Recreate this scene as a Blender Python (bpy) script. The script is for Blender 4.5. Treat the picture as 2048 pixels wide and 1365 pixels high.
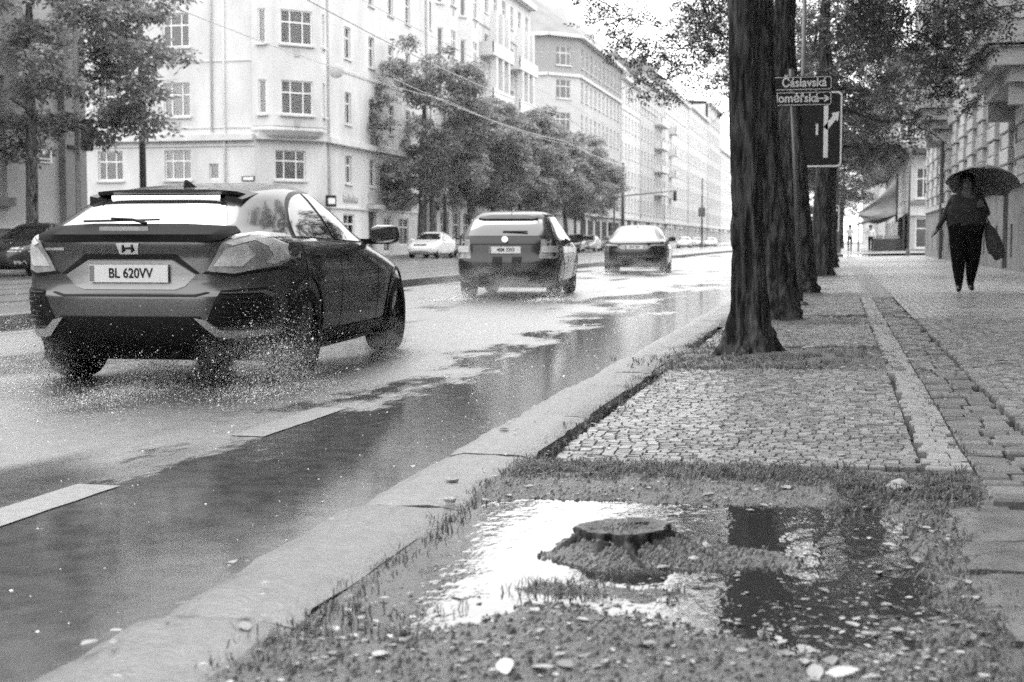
import bpy, bmesh, math, random
import numpy as np
from mathutils import Vector, Matrix
R = math.radians
random.seed(7); rng = np.random.default_rng(7)
scn = bpy.context.scene
for o in list(bpy.data.objects): bpy.data.objects.remove(o)
COL = scn.collection

# ------------------------------------------------------------------ camera
FPX, CAMH = 2844.0, 0.95
TILT = math.atan(200.5 / FPX); YAW = math.atan(653.0 / math.hypot(FPX, 200.5))
cam_d = bpy.data.cameras.new('camera'); cam = bpy.data.objects.new('camera', cam_d); COL.objects.link(cam)
cam_d.sensor_width = 36.0; cam_d.lens = FPX / 2048 * 36; cam_d.clip_start = 0.05; cam_d.clip_end = 3000
cam.location = (0, 0, CAMH); cam.rotation_euler = (math.pi / 2 - TILT, 0, YAW)
cam_d.dof.use_dof = True; cam_d.dof.focus_distance = 7.0; cam_d.dof.aperture_fstop = 5.0
scn.camera = cam
# ------------------------------------------------------------------ sky, sun, exposure (overcast rain)
SUN_EL, SUN_AZ = R(58), R(-35)
w = bpy.data.worlds.new('World'); scn.world = w; w.use_nodes = True
nt = w.node_tree; nt.nodes.clear()
n_out = nt.nodes.new('ShaderNodeOutputWorld'); n_bg = nt.nodes.new('ShaderNodeBackground')
n_sky = nt.nodes.new('ShaderNodeTexSky'); n_sky.sky_type = 'NISHITA'; n_sky.sun_disc = False
n_sky.sun_elevation = SUN_EL; n_sky.sun_rotation = SUN_AZ; n_sky.dust_density = 6; n_sky.air_density = 2
n_bw = nt.nodes.new('ShaderNodeRGBToBW'); n_mix = nt.nodes.new('ShaderNodeMix'); n_mix.data_type = 'FLOAT'
n_mix.inputs[0].default_value = 0.78; n_mix.inputs[3].default_value = 17.0      # even cloud deck
nt.links.new(n_sky.outputs[0], n_bw.inputs[0]); nt.links.new(n_bw.outputs[0], n_mix.inputs[2])
n_tc = nt.nodes.new('ShaderNodeTexCoord'); n_sep = nt.nodes.new('ShaderNodeSeparateXYZ'); n_gt = nt.nodes.new('ShaderNodeMath'); n_gt.operation = 'GREATER_THAN'; n_gt.inputs[1].default_value = -.01
n_mul = nt.nodes.new('ShaderNodeMath'); n_mul.operation = 'MULTIPLY'      # no cloud deck below the horizon, only ground lies there
nt.links.new(n_tc.outputs['Generated'], n_sep.inputs[0]); nt.links.new(n_sep.outputs[2], n_gt.inputs[0]); nt.links.new(n_gt.outputs[0], n_mul.inputs[0]); nt.links.new(n_mix.outputs[0], n_mul.inputs[1])
nt.links.new(n_mul.outputs[0], n_bg.inputs[0]); nt.links.new(n_bg.outputs[0], n_out.inputs[0])
n_bg.inputs[1].default_value = 0.10
sun_d = bpy.data.lights.new('sun', 'SUN'); sun = bpy.data.objects.new('sun', sun_d); COL.objects.link(sun)
sun_d.energy = 0.6; sun_d.angle = R(35); sun_d.color = (1, 1, 1)
sun.rotation_euler = (math.pi / 2 - SUN_EL, 0, math.pi + (-SUN_AZ))
sun.location = (0, 0, 40)
scn.view_settings.view_transform = 'Standard'; scn.view_settings.look = 'None'
scn.view_settings.exposure = 1.25; scn.view_settings.gamma = 1.0
cy = scn.cycles
cy.use_denoising = False
try: cy.denoiser = 'OPENIMAGEDENOISE'; cy.denoising_prefilter = 'ACCURATE'
except Exception: pass
cy.max_bounces = 7; cy.diffuse_bounces = 3; cy.glossy_bounces = 4; cy.transmission_bounces = 4
cy.transparent_max_bounces = 8; cy.volume_bounces = 0; cy.caustics_reflective = False; cy.caustics_refractive = False
cy.use_adaptive_sampling = False; cy.sample_clamp_indirect = 2.0; cy.pixel_filter_type = 'BLACKMAN_HARRIS'; cy.filter_width = 1.6

# ------------------------------------------------------------------ helpers
def M(name, v, rough=.6, spec=.5, metal=0.0, var=.12, scale=4.0, bump=0.0, bscale=40.0, coat=0.0, detail=6, rnd=0.0, coords='Object', ior=None, stretch=None):
    m = bpy.data.materials.new(name); m.use_nodes = True
    t = m.node_tree; N = t.nodes; L = t.links; b = N['Principled BSDF']
    b.inputs['Roughness'].default_value = rough; b.inputs['Metallic'].default_value = metal
    b.inputs['Specular IOR Level'].default_value = spec
    if coat: b.inputs['Coat Weight'].default_value = coat; b.inputs['Coat Roughness'].default_value = .04
    if ior: b.inputs['IOR'].default_value = ior
    tc = N.new('ShaderNodeTexCoord'); src = tc.outputs[coords]
    if stretch:
        mp = N.new('ShaderNodeMapping'); mp.inputs['Scale'].default_value = stretch; L.new(src, mp.inputs[0]); src = mp.outputs[0]
    nz = N.new('ShaderNodeTexNoise'); nz.inputs['Scale'].default_value = scale; nz.inputs['Detail'].default_value = detail
    nz.inputs['Roughness'].default_value = .62; L.new(src, nz.inputs['Vector'])
    mr = N.new('ShaderNodeMapRange'); mr.inputs[1].default_value = .28; mr.inputs[2].default_value = .72
    mr.inputs[3].default_value = v * (1 - var); mr.inputs[4].default_value = v * (1 + var)
    L.new(nz.outputs[0], mr.inputs[0]); fac = mr.outputs[0]
    if rnd:
        oi = N.new('ShaderNodeObjectInfo'); m2 = N.new('ShaderNodeMapRange'); m2.inputs[3].default_value = 1 - rnd; m2.inputs[4].default_value = 1 + rnd
        L.new(oi.outputs['Random'], m2.inputs[0]); mu = N.new('ShaderNodeMath'); mu.operation = 'MULTIPLY'
        L.new(fac, mu.inputs[0]); L.new(m2.outputs[0], mu.inputs[1]); fac = mu.outputs[0]
    L.new(fac, b.inputs['Base Color'])
    if bump:
        nb = N.new('ShaderNodeTexNoise'); nb.inputs['Scale'].default_value = bscale; nb.inputs['Detail'].default_value = 5
        L.new(src, nb.inputs['Vector']); bp = N.new('ShaderNodeBump'); bp.inputs['Strength'].default_value = bump; bp.inputs['Distance'].default_value = .02
        L.new(nb.outputs[0], bp.inputs['Height']); L.new(bp.outputs[0], b.inputs['Normal'])
    return m

def empty(name, loc, rz=0):
    o = bpy.data.objects.new(name, None); COL.objects.link(o); o.location = loc; o.rotation_euler = (0, 0, rz); o.empty_display_size = .1
    return o
def tag(o, label=None, cat=None, group=None, kind=None):
    if label: o['label'] = label
    if cat: o['category'] = cat
    if group: o['group'] = group
    if kind: o['kind'] = kind
    return o
def link(name, me, parent=None, loc=(0, 0, 0), rot=(0, 0, 0)):
    o = bpy.data.objects.new(name, me); COL.objects.link(o); o.location = loc; o.rotation_euler = rot
    if parent is not None: o.parent = parent
    return o
def copy_tree(o, parent=None):
    c = o.copy(); COL.objects.link(c); c.parent = parent
    for ch in list(o.children): copy_tree(ch, c)
    return c

class MB:
    def __init__(s): s.v = []; s.f = []; s.m = []; s.n = 0
    def add(s, V, F, mi=0):
        V = np.asarray(V, float).reshape(-1, 3); s.v.append(V)
        s.f += [tuple(i + s.n for i in f) for f in F]; s.m += [mi] * len(F); s.n += len(V); return s
    def box(s, x0, x1, y0, y1, z0, z1, mi=0):
        V = [(x0, y0, z0), (x1, y0, z0), (x1, y1, z0), (x0, y1, z0), (x0, y0, z1), (x1, y0, z1), (x1, y1, z1), (x0, y1, z1)]
        return s.add(V, [(0, 3, 2, 1), (4, 5, 6, 7), (0, 1, 5, 4), (1, 2, 6, 5), (2, 3, 7, 6), (3, 0, 4, 7)], mi)
    def obox(s, c, ax, ay, az, mi=0):      # oriented box: centre and three half vectors
        c, ax, ay, az = map(np.array, (c, ax, ay, az)); V = [c + i * ax + j * ay + k * az for k in (-1, 1) for i, j in ((-1, -1), (1, -1), (1, 1), (-1, 1))]
        return s.add(V, [(0, 3, 2, 1), (4, 5, 6, 7), (0, 1, 5, 4), (1, 2, 6, 5), (2, 3, 7, 6), (3, 0, 4, 7)], mi)
    def tube(s, pts, rad, n=8, cap=True, mi=0, wob=0.0):
        pts = np.asarray(pts, float); k = len(pts); rad = np.broadcast_to(np.asarray(rad, float), (k,))
        T = np.gradient(pts, axis=0); T /= np.linalg.norm(T, axis=1)[:, None] + 1e-9
        ref = np.array([0, 0, 1.]) if abs(T[0][2]) < .8 else np.array([1., 0, 0])
        V = []
        for i in range(k):
            a = np.cross(T[i], ref); a /= np.linalg.norm(a) + 1e-9; b = np.cross(T[i], a)
            for j in range(n):
                th = 2 * math.pi * j / n; rr = rad[i] * (1 + (wob * math.sin(j * 2.3 + i * 1.1) if wob else 0))
                V.append(pts[i] + rr * (math.cos(th) * a + math.sin(th) * b))
        F = [(i * n + j, i * n + (j + 1) % n, (i + 1) * n + (j + 1) % n, (i + 1) * n + j) for i in range(k - 1) for j in range(n)]
        if cap: F += [tuple(range(n))[::-1], tuple((k - 1) * n + j for j in range(n))]
        return s.add(V, F, mi)
    def lathe(s, prof, n=24, axis='z', c=(0, 0, 0), mi=0):     # prof (r, h)
        V = []
        for r, h in prof:
            for j in range(n):
                a = 2 * math.pi * j / n; p, q = r * math.cos(a), r * math.sin(a)
                V.append({'z': (p, q, h), 'x': (h, p, q), 'y': (p, h, q)}[axis])
        V = np.array(V) + np.array(c); k = len(prof)
        F = [(i * n + j, i * n + (j + 1) % n, (i + 1) * n + (j + 1) % n, (i + 1) * n + j) for i in range(k - 1) for j in range(n)]
        return s.add(V, F, mi)
    def mesh(s, name, mats, smooth=False, angle=None):
        me = bpy.data.meshes.new(name)
        V = np.concatenate(s.v) if s.v else np.zeros((0, 3))
        me.from_pydata(V.tolist(), [], s.f)
        if not isinstance(mats, (list, tuple)): mats = [mats]
        for m in mats: me.materials.append(m)
        if len(mats) > 1: me.polygons.foreach_set('material_index', s.m)
        if smooth: me.polygons.foreach_set('use_smooth', [True] * len(me.polygons))
        if smooth and angle:
            try: me.set_sharp_from_angle(angle=R(angle))
            except Exception: pass
        me.update(); return me
    def build(s, name, mats, parent=None, loc=(0, 0, 0), rot=(0, 0, 0), smooth=False, angle=None):
        return link(name, s.mesh(name, mats, smooth, angle), parent, loc, rot)

def baked(o, name=None):
    dg = bpy.context.evaluated_depsgraph_get(); dg.update()
    me = bpy.data.meshes.new_from_object(o.evaluated_get(dg)); o.modifiers.clear(); o.data = me
    return o
_txt = {}
def text_mesh(body, size, mat, bold=False, ext=.002, sx=1.0):
    cu = bpy.data.curves.new('t', 'FONT'); cu.body = body; cu.size = size; cu.extrude = ext; cu.align_x = 'CENTER'; cu.align_y = 'CENTER'
    if bold: cu.offset = size * .02
    o = bpy.data.objects.new('t', cu); COL.objects.link(o)
    dg = bpy.context.evaluated_depsgraph_get(); dg.update()
    me = bpy.data.meshes.new_from_object(o.evaluated_get(dg)); bpy.data.objects.remove(o)
    if sx != 1: me.transform(Matrix.Scale(sx, 4, (1, 0, 0)))
    me.materials.clear(); me.materials.append(mat); return me

def pchip(xs, ys):
    xs = np.array(xs, float); ys = np.array(ys, float); h = np.diff(xs); d = np.diff(ys) / h; m = np.zeros(len(xs))
    for i in range(1, len(xs) - 1):
        if d[i - 1] * d[i] > 0:
            w1, w2 = 2 * h[i] + h[i - 1], h[i] + 2 * h[i - 1]; m[i] = (w1 + w2) / (w1 / d[i - 1] + w2 / d[i])
    m[0], m[-1] = d[0], d[-1]
    def f(x):
        x = np.clip(x, xs[0], xs[-1]); i = np.clip(np.searchsorted(xs, x) - 1, 0, len(h) - 1); t = (x - xs[i]) / h[i]
        return (2 * t**3 - 3 * t**2 + 1) * ys[i] + (t**3 - 2 * t**2 + t) * h[i] * m[i] + (-2 * t**3 + 3 * t**2) * ys[i + 1] + (t**3 - t**2) * h[i] * m[i + 1]
    return f
def side_z(x): return .15 + .02 * x          # crossfall of the near pavement

# ------------------------------------------------------------------ materials
m_plaster = M('plaster_cream', .6, .85, .2, var=.2, scale=.6, bump=.15, bscale=6, detail=9, stretch=(1, 1, .4))
m_plaster2 = M('plaster_pale', .64, .85, .2, var=.14, scale=.4, bump=.1, bscale=6, detail=9)
m_plaster3 = M('plaster_grey', .5, .85, .2, var=.1, scale=.3, bump=.1, bscale=6, detail=9)
m_plaster_dk = M('plaster_darkgrey', .42, .85, .2, var=.1, scale=.4, bump=.2, bscale=8, detail=9)
m_stone_r = M('rusticated_stone', .42, .8, .3, var=.2, scale=1.3, bump=.35, bscale=25, detail=9, rnd=.06)
m_stone_dk = M('plinth_stone', .19, .75, .3, var=.25, scale=1.2, bump=.3, bscale=20, detail=9)
m_trim = M('trim', .6, .8, .2, var=.12, scale=1.0)
m_white = M('white_paint', .78, .5, .4, var=.06, scale=3)
m_roof = M('roof_tile', .22, .8, .2, var=.2, scale=.6, bump=.4, bscale=8)
m_brick = M('brick_wall', .3, .85, .2, var=.2, scale=8, bump=.2, bscale=30)
m_curtain = M('curtain_or_room_shade', .6, .9, .1, var=.25, scale=6, stretch=(6, 1, .15))
m_room = M('dark_room', .06, .9, .1, var=.3, scale=2)  # near-black colour standing in for the gloom of unlit interiors
m_iron = M('dark_iron', .05, .5, .4, var=.2, scale=10, bump=.1)
m_steel = M('galvanised_steel', .1, .45, .5, metal=.4, var=.2, scale=8)
m_black = M('black_plastic', .008, .5, .25, var=.2, scale=12)
m_rubber = M('tyre_rubber', .008, .7, .2, var=.3, scale=20, bump=.1)
m_rim = M('alloy', .3, .35, .5, metal=.8, var=.2, scale=10)
m_glassdk = M('tinted_glass', .01, .03, .4, var=.1, ior=1.45)
m_glassfar = M('window_glass', .1, .1, .5, var=.35, scale=.7, rnd=.6, coords='Object')
m_chrome = M('chrome', .75, .12, .5, metal=1, var=.05)
m_lampw = M('lamp_lens', .6, .25, .5, var=.25, scale=14)
m_lampr = M('red_lamp_lens', .3, .22, .5, var=.4, scale=16)
m_plate = M('number_plate', .75, .35, .4, var=.05)
m_ink = M('black_ink', .02, .6, .2, var=.05)
m_bark = None
def glass_pane():
    m = bpy.data.materials.new('clear_pane'); m.use_nodes = True; t = m.node_tree; t.nodes.clear()
    o = t.nodes.new('ShaderNodeOutputMaterial'); mx = t.nodes.new('ShaderNodeMixShader'); tr = t.nodes.new('ShaderNodeBsdfTransparent'); gl = t.nodes.new('ShaderNodeBsdfGlossy')
    gl.inputs['Roughness'].default_value = .03; fr = t.nodes.new('ShaderNodeFresnel'); fr.inputs[0].default_value = 1.6
    tr.inputs[0].default_value = (.95, .95, .95, 1)
    t.links.new(fr.outputs[0], mx.inputs[0]); t.links.new(tr.outputs[0], mx.inputs[1]); t.links.new(gl.outputs[0], mx.inputs[2]); t.links.new(mx.outputs[0], o.inputs[0]); return m
m_pane = glass_pane()
def bark_mat(name, v):
    m = bpy.data.materials.new(name); m.use_nodes = True; t = m.node_tree; N = t.nodes; L = t.links; b = N['Principled BSDF']
    b.inputs['Roughness'].default_value = .6; b.inputs['Specular IOR Level'].default_value = .2
    tc = N.new('ShaderNodeTexCoord'); mp = N.new('ShaderNodeMapping'); mp.inputs['Scale'].default_value = (22, 22, 3.2); L.new(tc.outputs['Object'], mp.inputs[0])
    nz = N.new('ShaderNodeTexNoise'); nz.inputs['Scale'].default_value = 1.0; nz.inputs['Detail'].default_value = 7; nz.inputs['Distortion'].default_value = .6; L.new(mp.outputs[0], nz.inputs['Vector'])
    cr = N.new('ShaderNodeMapRange'); cr.inputs[1].default_value = .4; cr.inputs[2].default_value = .72; cr.inputs[3].default_value = v * .3; cr.inputs[4].default_value = v * 5.0
    L.new(nz.outputs[0], cr.inputs[0]); L.new(cr.outputs[0], b.inputs['Base Color'])
    bp = N.new('ShaderNodeBump'); bp.inputs['Strength'].default_value = .9; bp.inputs['Distance'].default_value = .03; L.new(nz.outputs[0], bp.inputs['Height']); L.new(bp.outputs[0], b.inputs['Normal']); return m
m_bark = bark_mat('wet_bark', .02); m_bark2 = bark_mat('bark_far', .06)
def leaf_mat(name, v, tr=.35):
    m = bpy.data.materials.new(name); m.use_nodes = True; t = m.node_tree; N = t.nodes; L = t.links; N.clear()
    o = N.new('ShaderNodeOutputMaterial'); mx = N.new('ShaderNodeMixShader'); b = N.new('ShaderNodeBsdfPrincipled'); tl = N.new('ShaderNodeBsdfTranslucent')
    g = N.new('ShaderNodeNewGeometry'); mr = N.new('ShaderNodeMapRange'); mr.inputs[3].default_value = v * .55; mr.inputs[4].default_value = v * 1.5
    L.new(g.outputs['Random Per Island'], mr.inputs[0]); L.new(mr.outputs[0], b.inputs['Base Color']); L.new(mr.outputs[0], tl.inputs[0])
    b.inputs['Roughness'].default_value = .35; mx.inputs[0].default_value = tr
    L.new(b.outputs[0], mx.inputs[1]); L.new(tl.outputs[0], mx.inputs[2]); L.new(mx.outputs[0], o.inputs[0]); return m
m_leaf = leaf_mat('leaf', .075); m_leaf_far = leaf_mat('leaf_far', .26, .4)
# ================================================================== GROUND
def attr_rough_road():
    m = bpy.data.materials.new('wet_asphalt'); m.use_nodes = True; t = m.node_tree; N = t.nodes; L = t.links; b = N['Principled BSDF']
    g = N.new('ShaderNodeNewGeometry'); pos = g.outputs['Position']
    def noise(sc, det=3, st=(1, 1, 1), ro=.55):
        mp = N.new('ShaderNodeMapping'); mp.inputs['Scale'].default_value = st; L.new(pos, mp.inputs[0])
        n = N.new('ShaderNodeTexNoise'); n.inputs['Scale'].default_value = sc; n.inputs['Detail'].default_value = det; n.inputs['Roughness'].default_value = ro; L.new(mp.outputs[0], n.inputs['Vector']); return n.outputs[0]
    def mr(i, a, b_, c, d, smooth=True):
        n = N.new('ShaderNodeMapRange'); n.interpolation_type = 'SMOOTHSTEP' if smooth else 'LINEAR'
        for k, x in zip((1, 2, 3, 4), (a, b_, c, d)): n.inputs[k].default_value = x
        L.new(i, n.inputs[0]); return n.outputs[0]
    def mth(op, a, b_=None):
        n = N.new('ShaderNodeMath'); n.operation = op
        for k, x in enumerate((a, b_)):
            if x is None: continue
            if isinstance(x, (int, float)): n.inputs[k].default_value = x
            else: L.new(x, n.inputs[k])
        return n.outputs[0]
    sp = N.new('ShaderNodeSeparateXYZ'); L.new(pos, sp.inputs[0])
    # water lies in the gutter beside the kerb and in shallow hollows along the wheel tracks
    gut = mr(mth('ADD', sp.outputs[0], mth('MULTIPLY', noise(1.1, 5, (1, .4, 1), .66), 5.0)), -.75, .0, 0, 1)
    hol = mr(noise(.5, 3, (1, .3, 1)), .5, .62, 0, 1)
    pud = mth('MAXIMUM', gut, mth('MULTIPLY', hol, .8))
    b.inputs['Base Color'].default_value = (.035, .035, .035, 1)
    L.new(mr(noise(9, 6), .3, .7, .05, .09), b.inputs['Base Color'])
    L.new(mr(pud, 0, 1, .3, .03), b.inputs['Roughness'])
    L.new(mr(pud, 0, 1, 2.1, 1.4), b.inputs['IOR']); b.inputs['Specular IOR Level'].default_value = .5
    # relief: gravel grain on the dry film, fine rain ripple on the pools
    vo = N.new('ShaderNodeTexVoronoi'); vo.inputs['Scale'].default_value = 4.5; L.new(pos, vo.inputs['Vector']); vd = vo.outputs['Distance']
    ring = mth('MULTIPLY', mth('MULTIPLY', mth('SINE', mth('MULTIPLY', vd, 70.0)), mr(vd, 0, .28, 1, 0)), .0002)
    grain = mth('MULTIPLY', noise(130, 3), mr(pud, 0, 1, .004, .0002))
    rip = mth('MULTIPLY', noise(42, 3, (1, .5, 1), .6), mr(pud, 0, 1, .0032, .00028))
    rip2 = mth('ADD', mth('MULTIPLY', noise(5, 3, (1, .5, 1)), .0005), ring)
    streak = mth('MULTIPLY', noise(7, 2, (1, .05, 1)), mr(pud, 0, 1, .003, .0004))
    hgt = mth('ADD', mth('ADD', grain, rip), mth('ADD', rip2, streak))
    bp = N.new('ShaderNodeBump'); bp.inputs['Strength'].default_value = 1; bp.inputs['Distance'].default_value = 1; L.new(hgt, bp.inputs['Height']); L.new(bp.outputs[0], b.inputs['Normal'])
    return m
m_road = attr_rough_road()
m_ground = M('far_ground', .12, .8, .3, var=.2, scale=.2)
m_tram = M('wet_tram_bed', .16, .22, .5, var=.25, scale=1.2, bump=.12, bscale=30, ior=1.45)
m_pave_far = M('far_paving', .25, .3, .5, var=.2, scale=1.5, bump=.1, bscale=20)
m_kerb = M('granite_kerb', .125, .38, .5, var=.28, scale=22, bump=.25, bscale=60, rnd=.1, detail=9)
m_kerbdk = M('dark_kerb', .06, .4, .5, var=.3, scale=5, bump=.2, bscale=40, rnd=.2)
m_cobble = M('granite_cobble', .205, .42, .5, var=.25, scale=14, bump=.2, bscale=80, rnd=.3)
m_cobble_s = leaf_mat('granite_cobble_mass', .205, 0)
m_cobble_lt = M('light_border_cobble', .28, .4, .5, var=.2, scale=14, bump=.2, bscale=80, rnd=.15)
m_strip = M('dark_strip_stone', .16, .35, .5, var=.3, scale=9, bump=.3, bscale=50, rnd=.25)
m_slab = M('dark_wet_slab', .12, .25, .5, var=.35, scale=7, bump=.3, bscale=30, rnd=.15, detail=9)
m_joint = M('joint_soil', .09, .7, .3, var=.4, scale=12, bump=.5, bscale=60)
m_paint = M('road_paint', .24, .3, .5, var=.2, scale=14, bump=.15, bscale=90, detail=9)
m_mud = M('wet_mud', .14, .45, .4, var=.45, scale=16, bump=1.0, bscale=90, detail=10)
m_rail = M('steel_rail', .15, .25, .5, metal=.8, var=.2)

def sheet(name, x0, x1, y0, y1, z, mat, nx=1, ny=1, kind='structure', zf=None):
    mb = MB(); xs = np.linspace(x0, x1, nx + 1); ys = np.linspace(y0, y1, ny + 1)
    V = [(x, y, zf(x) if zf else z) for y in ys for x in xs]; F = [(j * (nx + 1) + i, j * (nx + 1) + i + 1, (j + 1) * (nx + 1) + i + 1, (j + 1) * (nx + 1) + i) for j in range(ny) for i in range(nx)]
    return tag(mb.add(V, F).build(name, mat), kind=kind)
sheet('ground', -900, 900, -300, 1500, -.06, m_ground)
TRX = -8.7
sheet('road', TRX - .05, -1.35, -60, 900, 0.0, m_road, 4, 40)
sheet('far_road', -24.0, -16.4, -60, 900, 0.0, m_road, 4, 40)
def slab(name, x0, x1, y0, y1, z0, z1, mat):
    return tag(MB().box(x0, x1, y0, y1, z0, z1).build(name, mat), kind='structure')
tb = slab('tram_bed', -16.5, TRX - .22, -60, 900, -.05, .135, m_tram)
MB().box(TRX - .22, TRX, -60, 900, -.05, .15).build('kerb_edge', m_kerbdk, tb)
for rx in (-10.8, -12.2, -13.6, -15.0):
    MB().box(rx - .035, rx + .035, -60, 600, .1, .141).build('rail', m_rail, tb)
slab('far_pavement', -40, -24.0, -60, 900, -.05, .13, m_pave_far)
sheet('side_street', -80, -24.05, 46.2, 66.5, .134, m_road)
# ---- lane dashes
rd = bpy.data.objects['road']
for (ya, yb) in ((3.7, 4.98), (6.4, 7.6)):
    mb = MB(); ys = np.linspace(ya, yb, 9); V = []
    for k, y in enumerate(ys):
        sh = .0; V += [(-2.88 + random.uniform(-.004, .004) + sh, y, .004), (-2.70 + random.uniform(-.004, .004) + sh, y, .004)]
    o = mb.add(V, [(2 * i, 2 * i + 1, 2 * i + 3, 2 * i + 2) for i in range(8)]).build('lane_dash', m_paint, rd)
MB().add([(TRX + .35, -60, .004), (TRX + .47, -60, .004), (TRX + .47, 400, .004), (TRX + .35, 400, .004)], [(0, 1, 2, 3)]).build('edge_line', m_paint, rd)
# ---- near pavement base
def plane_z(name, x0, x1, y0, y1, mat, dz=0.0):
    V = [(x0, y0, side_z(x0) + dz), (x1, y0, side_z(x1) + dz), (x1, y1, side_z(x1) + dz), (x0, y1, side_z(x0) + dz)]
    return tag(MB().add(V, [(0, 1, 2, 3)]).build(name, mat), kind='structure')
def mosaic_mat():
    m = bpy.data.materials.new('mosaic_paving'); m.use_nodes = True; t = m.node_tree; N = t.nodes; L = t.links; b = N['Principled BSDF']
    g = N.new('ShaderNodeNewGeometry'); vo = N.new('ShaderNodeTexVoronoi'); vo.inputs['Scale'].default_value = 13; vo.inputs['Randomness'].default_value = .5; L.new(g.outputs['Position'], vo.inputs['Vector'])
    ve = N.new('ShaderNodeTexVoronoi'); ve.feature = 'DISTANCE_TO_EDGE'; ve.inputs['Scale'].default_value = 13; ve.inputs['Randomness'].default_value = .5; L.new(g.outputs['Position'], ve.inputs['Vector'])
    sp = N.new('ShaderNodeSeparateColor'); L.new(vo.outputs['Color'], sp.inputs[0])
    mr = N.new('ShaderNodeMapRange'); mr.inputs[3].default_value = .2; mr.inputs[4].default_value = .42; L.new(sp.outputs[0], mr.inputs[0])
    jt = N.new('ShaderNodeMapRange'); jt.inputs[1].default_value = .02; jt.inputs[2].default_value = .12; L.new(ve.outputs[0], jt.inputs[0])
    mx = N.new('ShaderNodeMix'); mx.data_type = 'FLOAT'; mx.inputs[2].default_value = .08; L.new(jt.outputs[0], mx.inputs[0]); L.new(mr.outputs[0], mx.inputs[3]); L.new(mx.outputs[0], b.inputs['Base Color'])
    nz = N.new('ShaderNodeTexNoise'); nz.inputs['Scale'].default_value = .8; nz.inputs['Detail'].default_value = 5; L.new(g.outputs['Position'], nz.inputs['Vector'])
    rr = N.new('ShaderNodeMapRange'); rr.inputs[1].default_value = .4; rr.inputs[2].default_value = .6; rr.inputs[3].default_value = .22; rr.inputs[4].default_value = .5; L.new(nz.outputs[0], rr.inputs[0]); L.new(rr.outputs[0], b.inputs['Roughness'])
    bp = N.new('ShaderNodeBump'); bp.inputs['Strength'].default_value = .6; bp.inputs['Distance'].default_value = .012; L.new(jt.outputs[0], bp.inputs['Height']); L.new(bp.outputs[0], b.inputs['Normal']); return m
m_mosaic = mosaic_mat()
base = plane_z('pavement', -1.15, 4.6, -60, 98, m_joint, -.075)
XK, XI = -1.49, -1.15
# ---- kerb stones
kerb = tag(empty('kerb', (XK, 0, 0)), kind='structure')
y = 1.2; k = 0
while y < 70:
    ln = random.choice((.95, 1.1, 1.25, 1.4)) if k > 1 else (.9, .8)[k]
    mb = MB(); nx, ny = 6, 12; xs = np.linspace(0, XI - XK, nx + 1); ys = np.linspace(.006, ln - .006, ny + 1)
    e = np.cumsum(rng.normal(0, .004, ny + 1)); e -= e.mean(); amp = 1.0 if y < 9 else .3
    V = []
    for j, yy in enumerate(ys):
        for i, xx in enumerate(xs):
            zz = .12 + rng.normal(0, .0025) - (.012 if i in (0, nx) else 0) - (.01 if j in (0, ny) else 0) + (.0 if y > 4 else .0)
            V.append((xx + (e[j] * amp if i == 0 else (e[-j] * amp * .7 if i == nx else 0)), yy, zz))
    V = np.array(V); n0 = len(V); F = [(j * (nx + 1) + i, j * (nx + 1) + i + 1, (j + 1) * (nx + 1) + i + 1, (j + 1) * (nx + 1) + i) for j in range(ny) for i in range(nx)]
    ring = [i for i in range(nx + 1)] + [(j + 1) * (nx + 1) - 1 for j in range(1, ny + 1)] + [ny * (nx + 1) + i for i in range(nx - 1, -1, -1)] + [j * (nx + 1) for j in range(ny - 1, 0, -1)]
    B = V[ring].copy(); B[:, 2] = -.06; F += [(ring[(i + 1) % len(ring)], ring[i], n0 + i, n0 + (i + 1) % len(ring)) for i in range(len(ring))]
    mb.add(np.vstack([V, B]), F).build('kerb_stone', m_kerb, kerb, (random.uniform(-.012, .012), y, random.uniform(-.006, .004)), smooth=True, angle=40)
    y += ln; k += 1
# ---- planting bed with stump and rain pool (near), heightfield
WZ = .112
PUD = [(-1.25, 2.84), (-1.25, 3.47), (-1.25, 4.2), (-1.1, 4.43), (-.933, 4.563), (-.514, 4.52), (-.168, 4.537), (.141, 4.608), (.182, 4.09), (.232, 3.784), (.222, 3.232), (.136, 2.974), (.054, 2.799), (-.104, 2.919), (-.358, 3.065), (-.537, 3.137), (-.686, 3.181), (-.767, 3.027), (-.861, 2.841), (-.983, 2.774), (-1.1, 2.8)]
ISL = [[(-.72, 3.66), (-.7, 3.93), (-.464, 4.04), (-.363, 3.91), (-.251, 3.9), (-.086, 3.801), (-.145, 3.66), (-.329, 3.59), (-.43, 3.54), (-.615, 3.59)],
       [(-.73, 3.30), (-.65, 3.36), (-.491, 3.36), (-.368, 3.34), (-.417, 3.28), (-.592, 3.26)]]
def sdf(P, poly):
    P = np.asarray(P); A = np.array(poly); B = np.roll(A, -1, 0); d = np.full(len(P), 1e9); ins = np.zeros(len(P), bool)
    for a, b in zip(A, B):
        e = b - a; t = np.clip(((P - a) @ e) / (e @ e), 0, 1); q = a + t[:, None] * e; d = np.minimum(d, np.hypot(*(P - q).T))
        c = ((a[1] > P[:, 1]) != (b[1] > P[:, 1])) & (P[:, 0] < (b[0] - a[0]) * (P[:, 1] - a[1]) / (b[1] - a[1] + 1e-12) + a[0]); ins ^= c
    return np.where(ins, -d, d)
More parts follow.
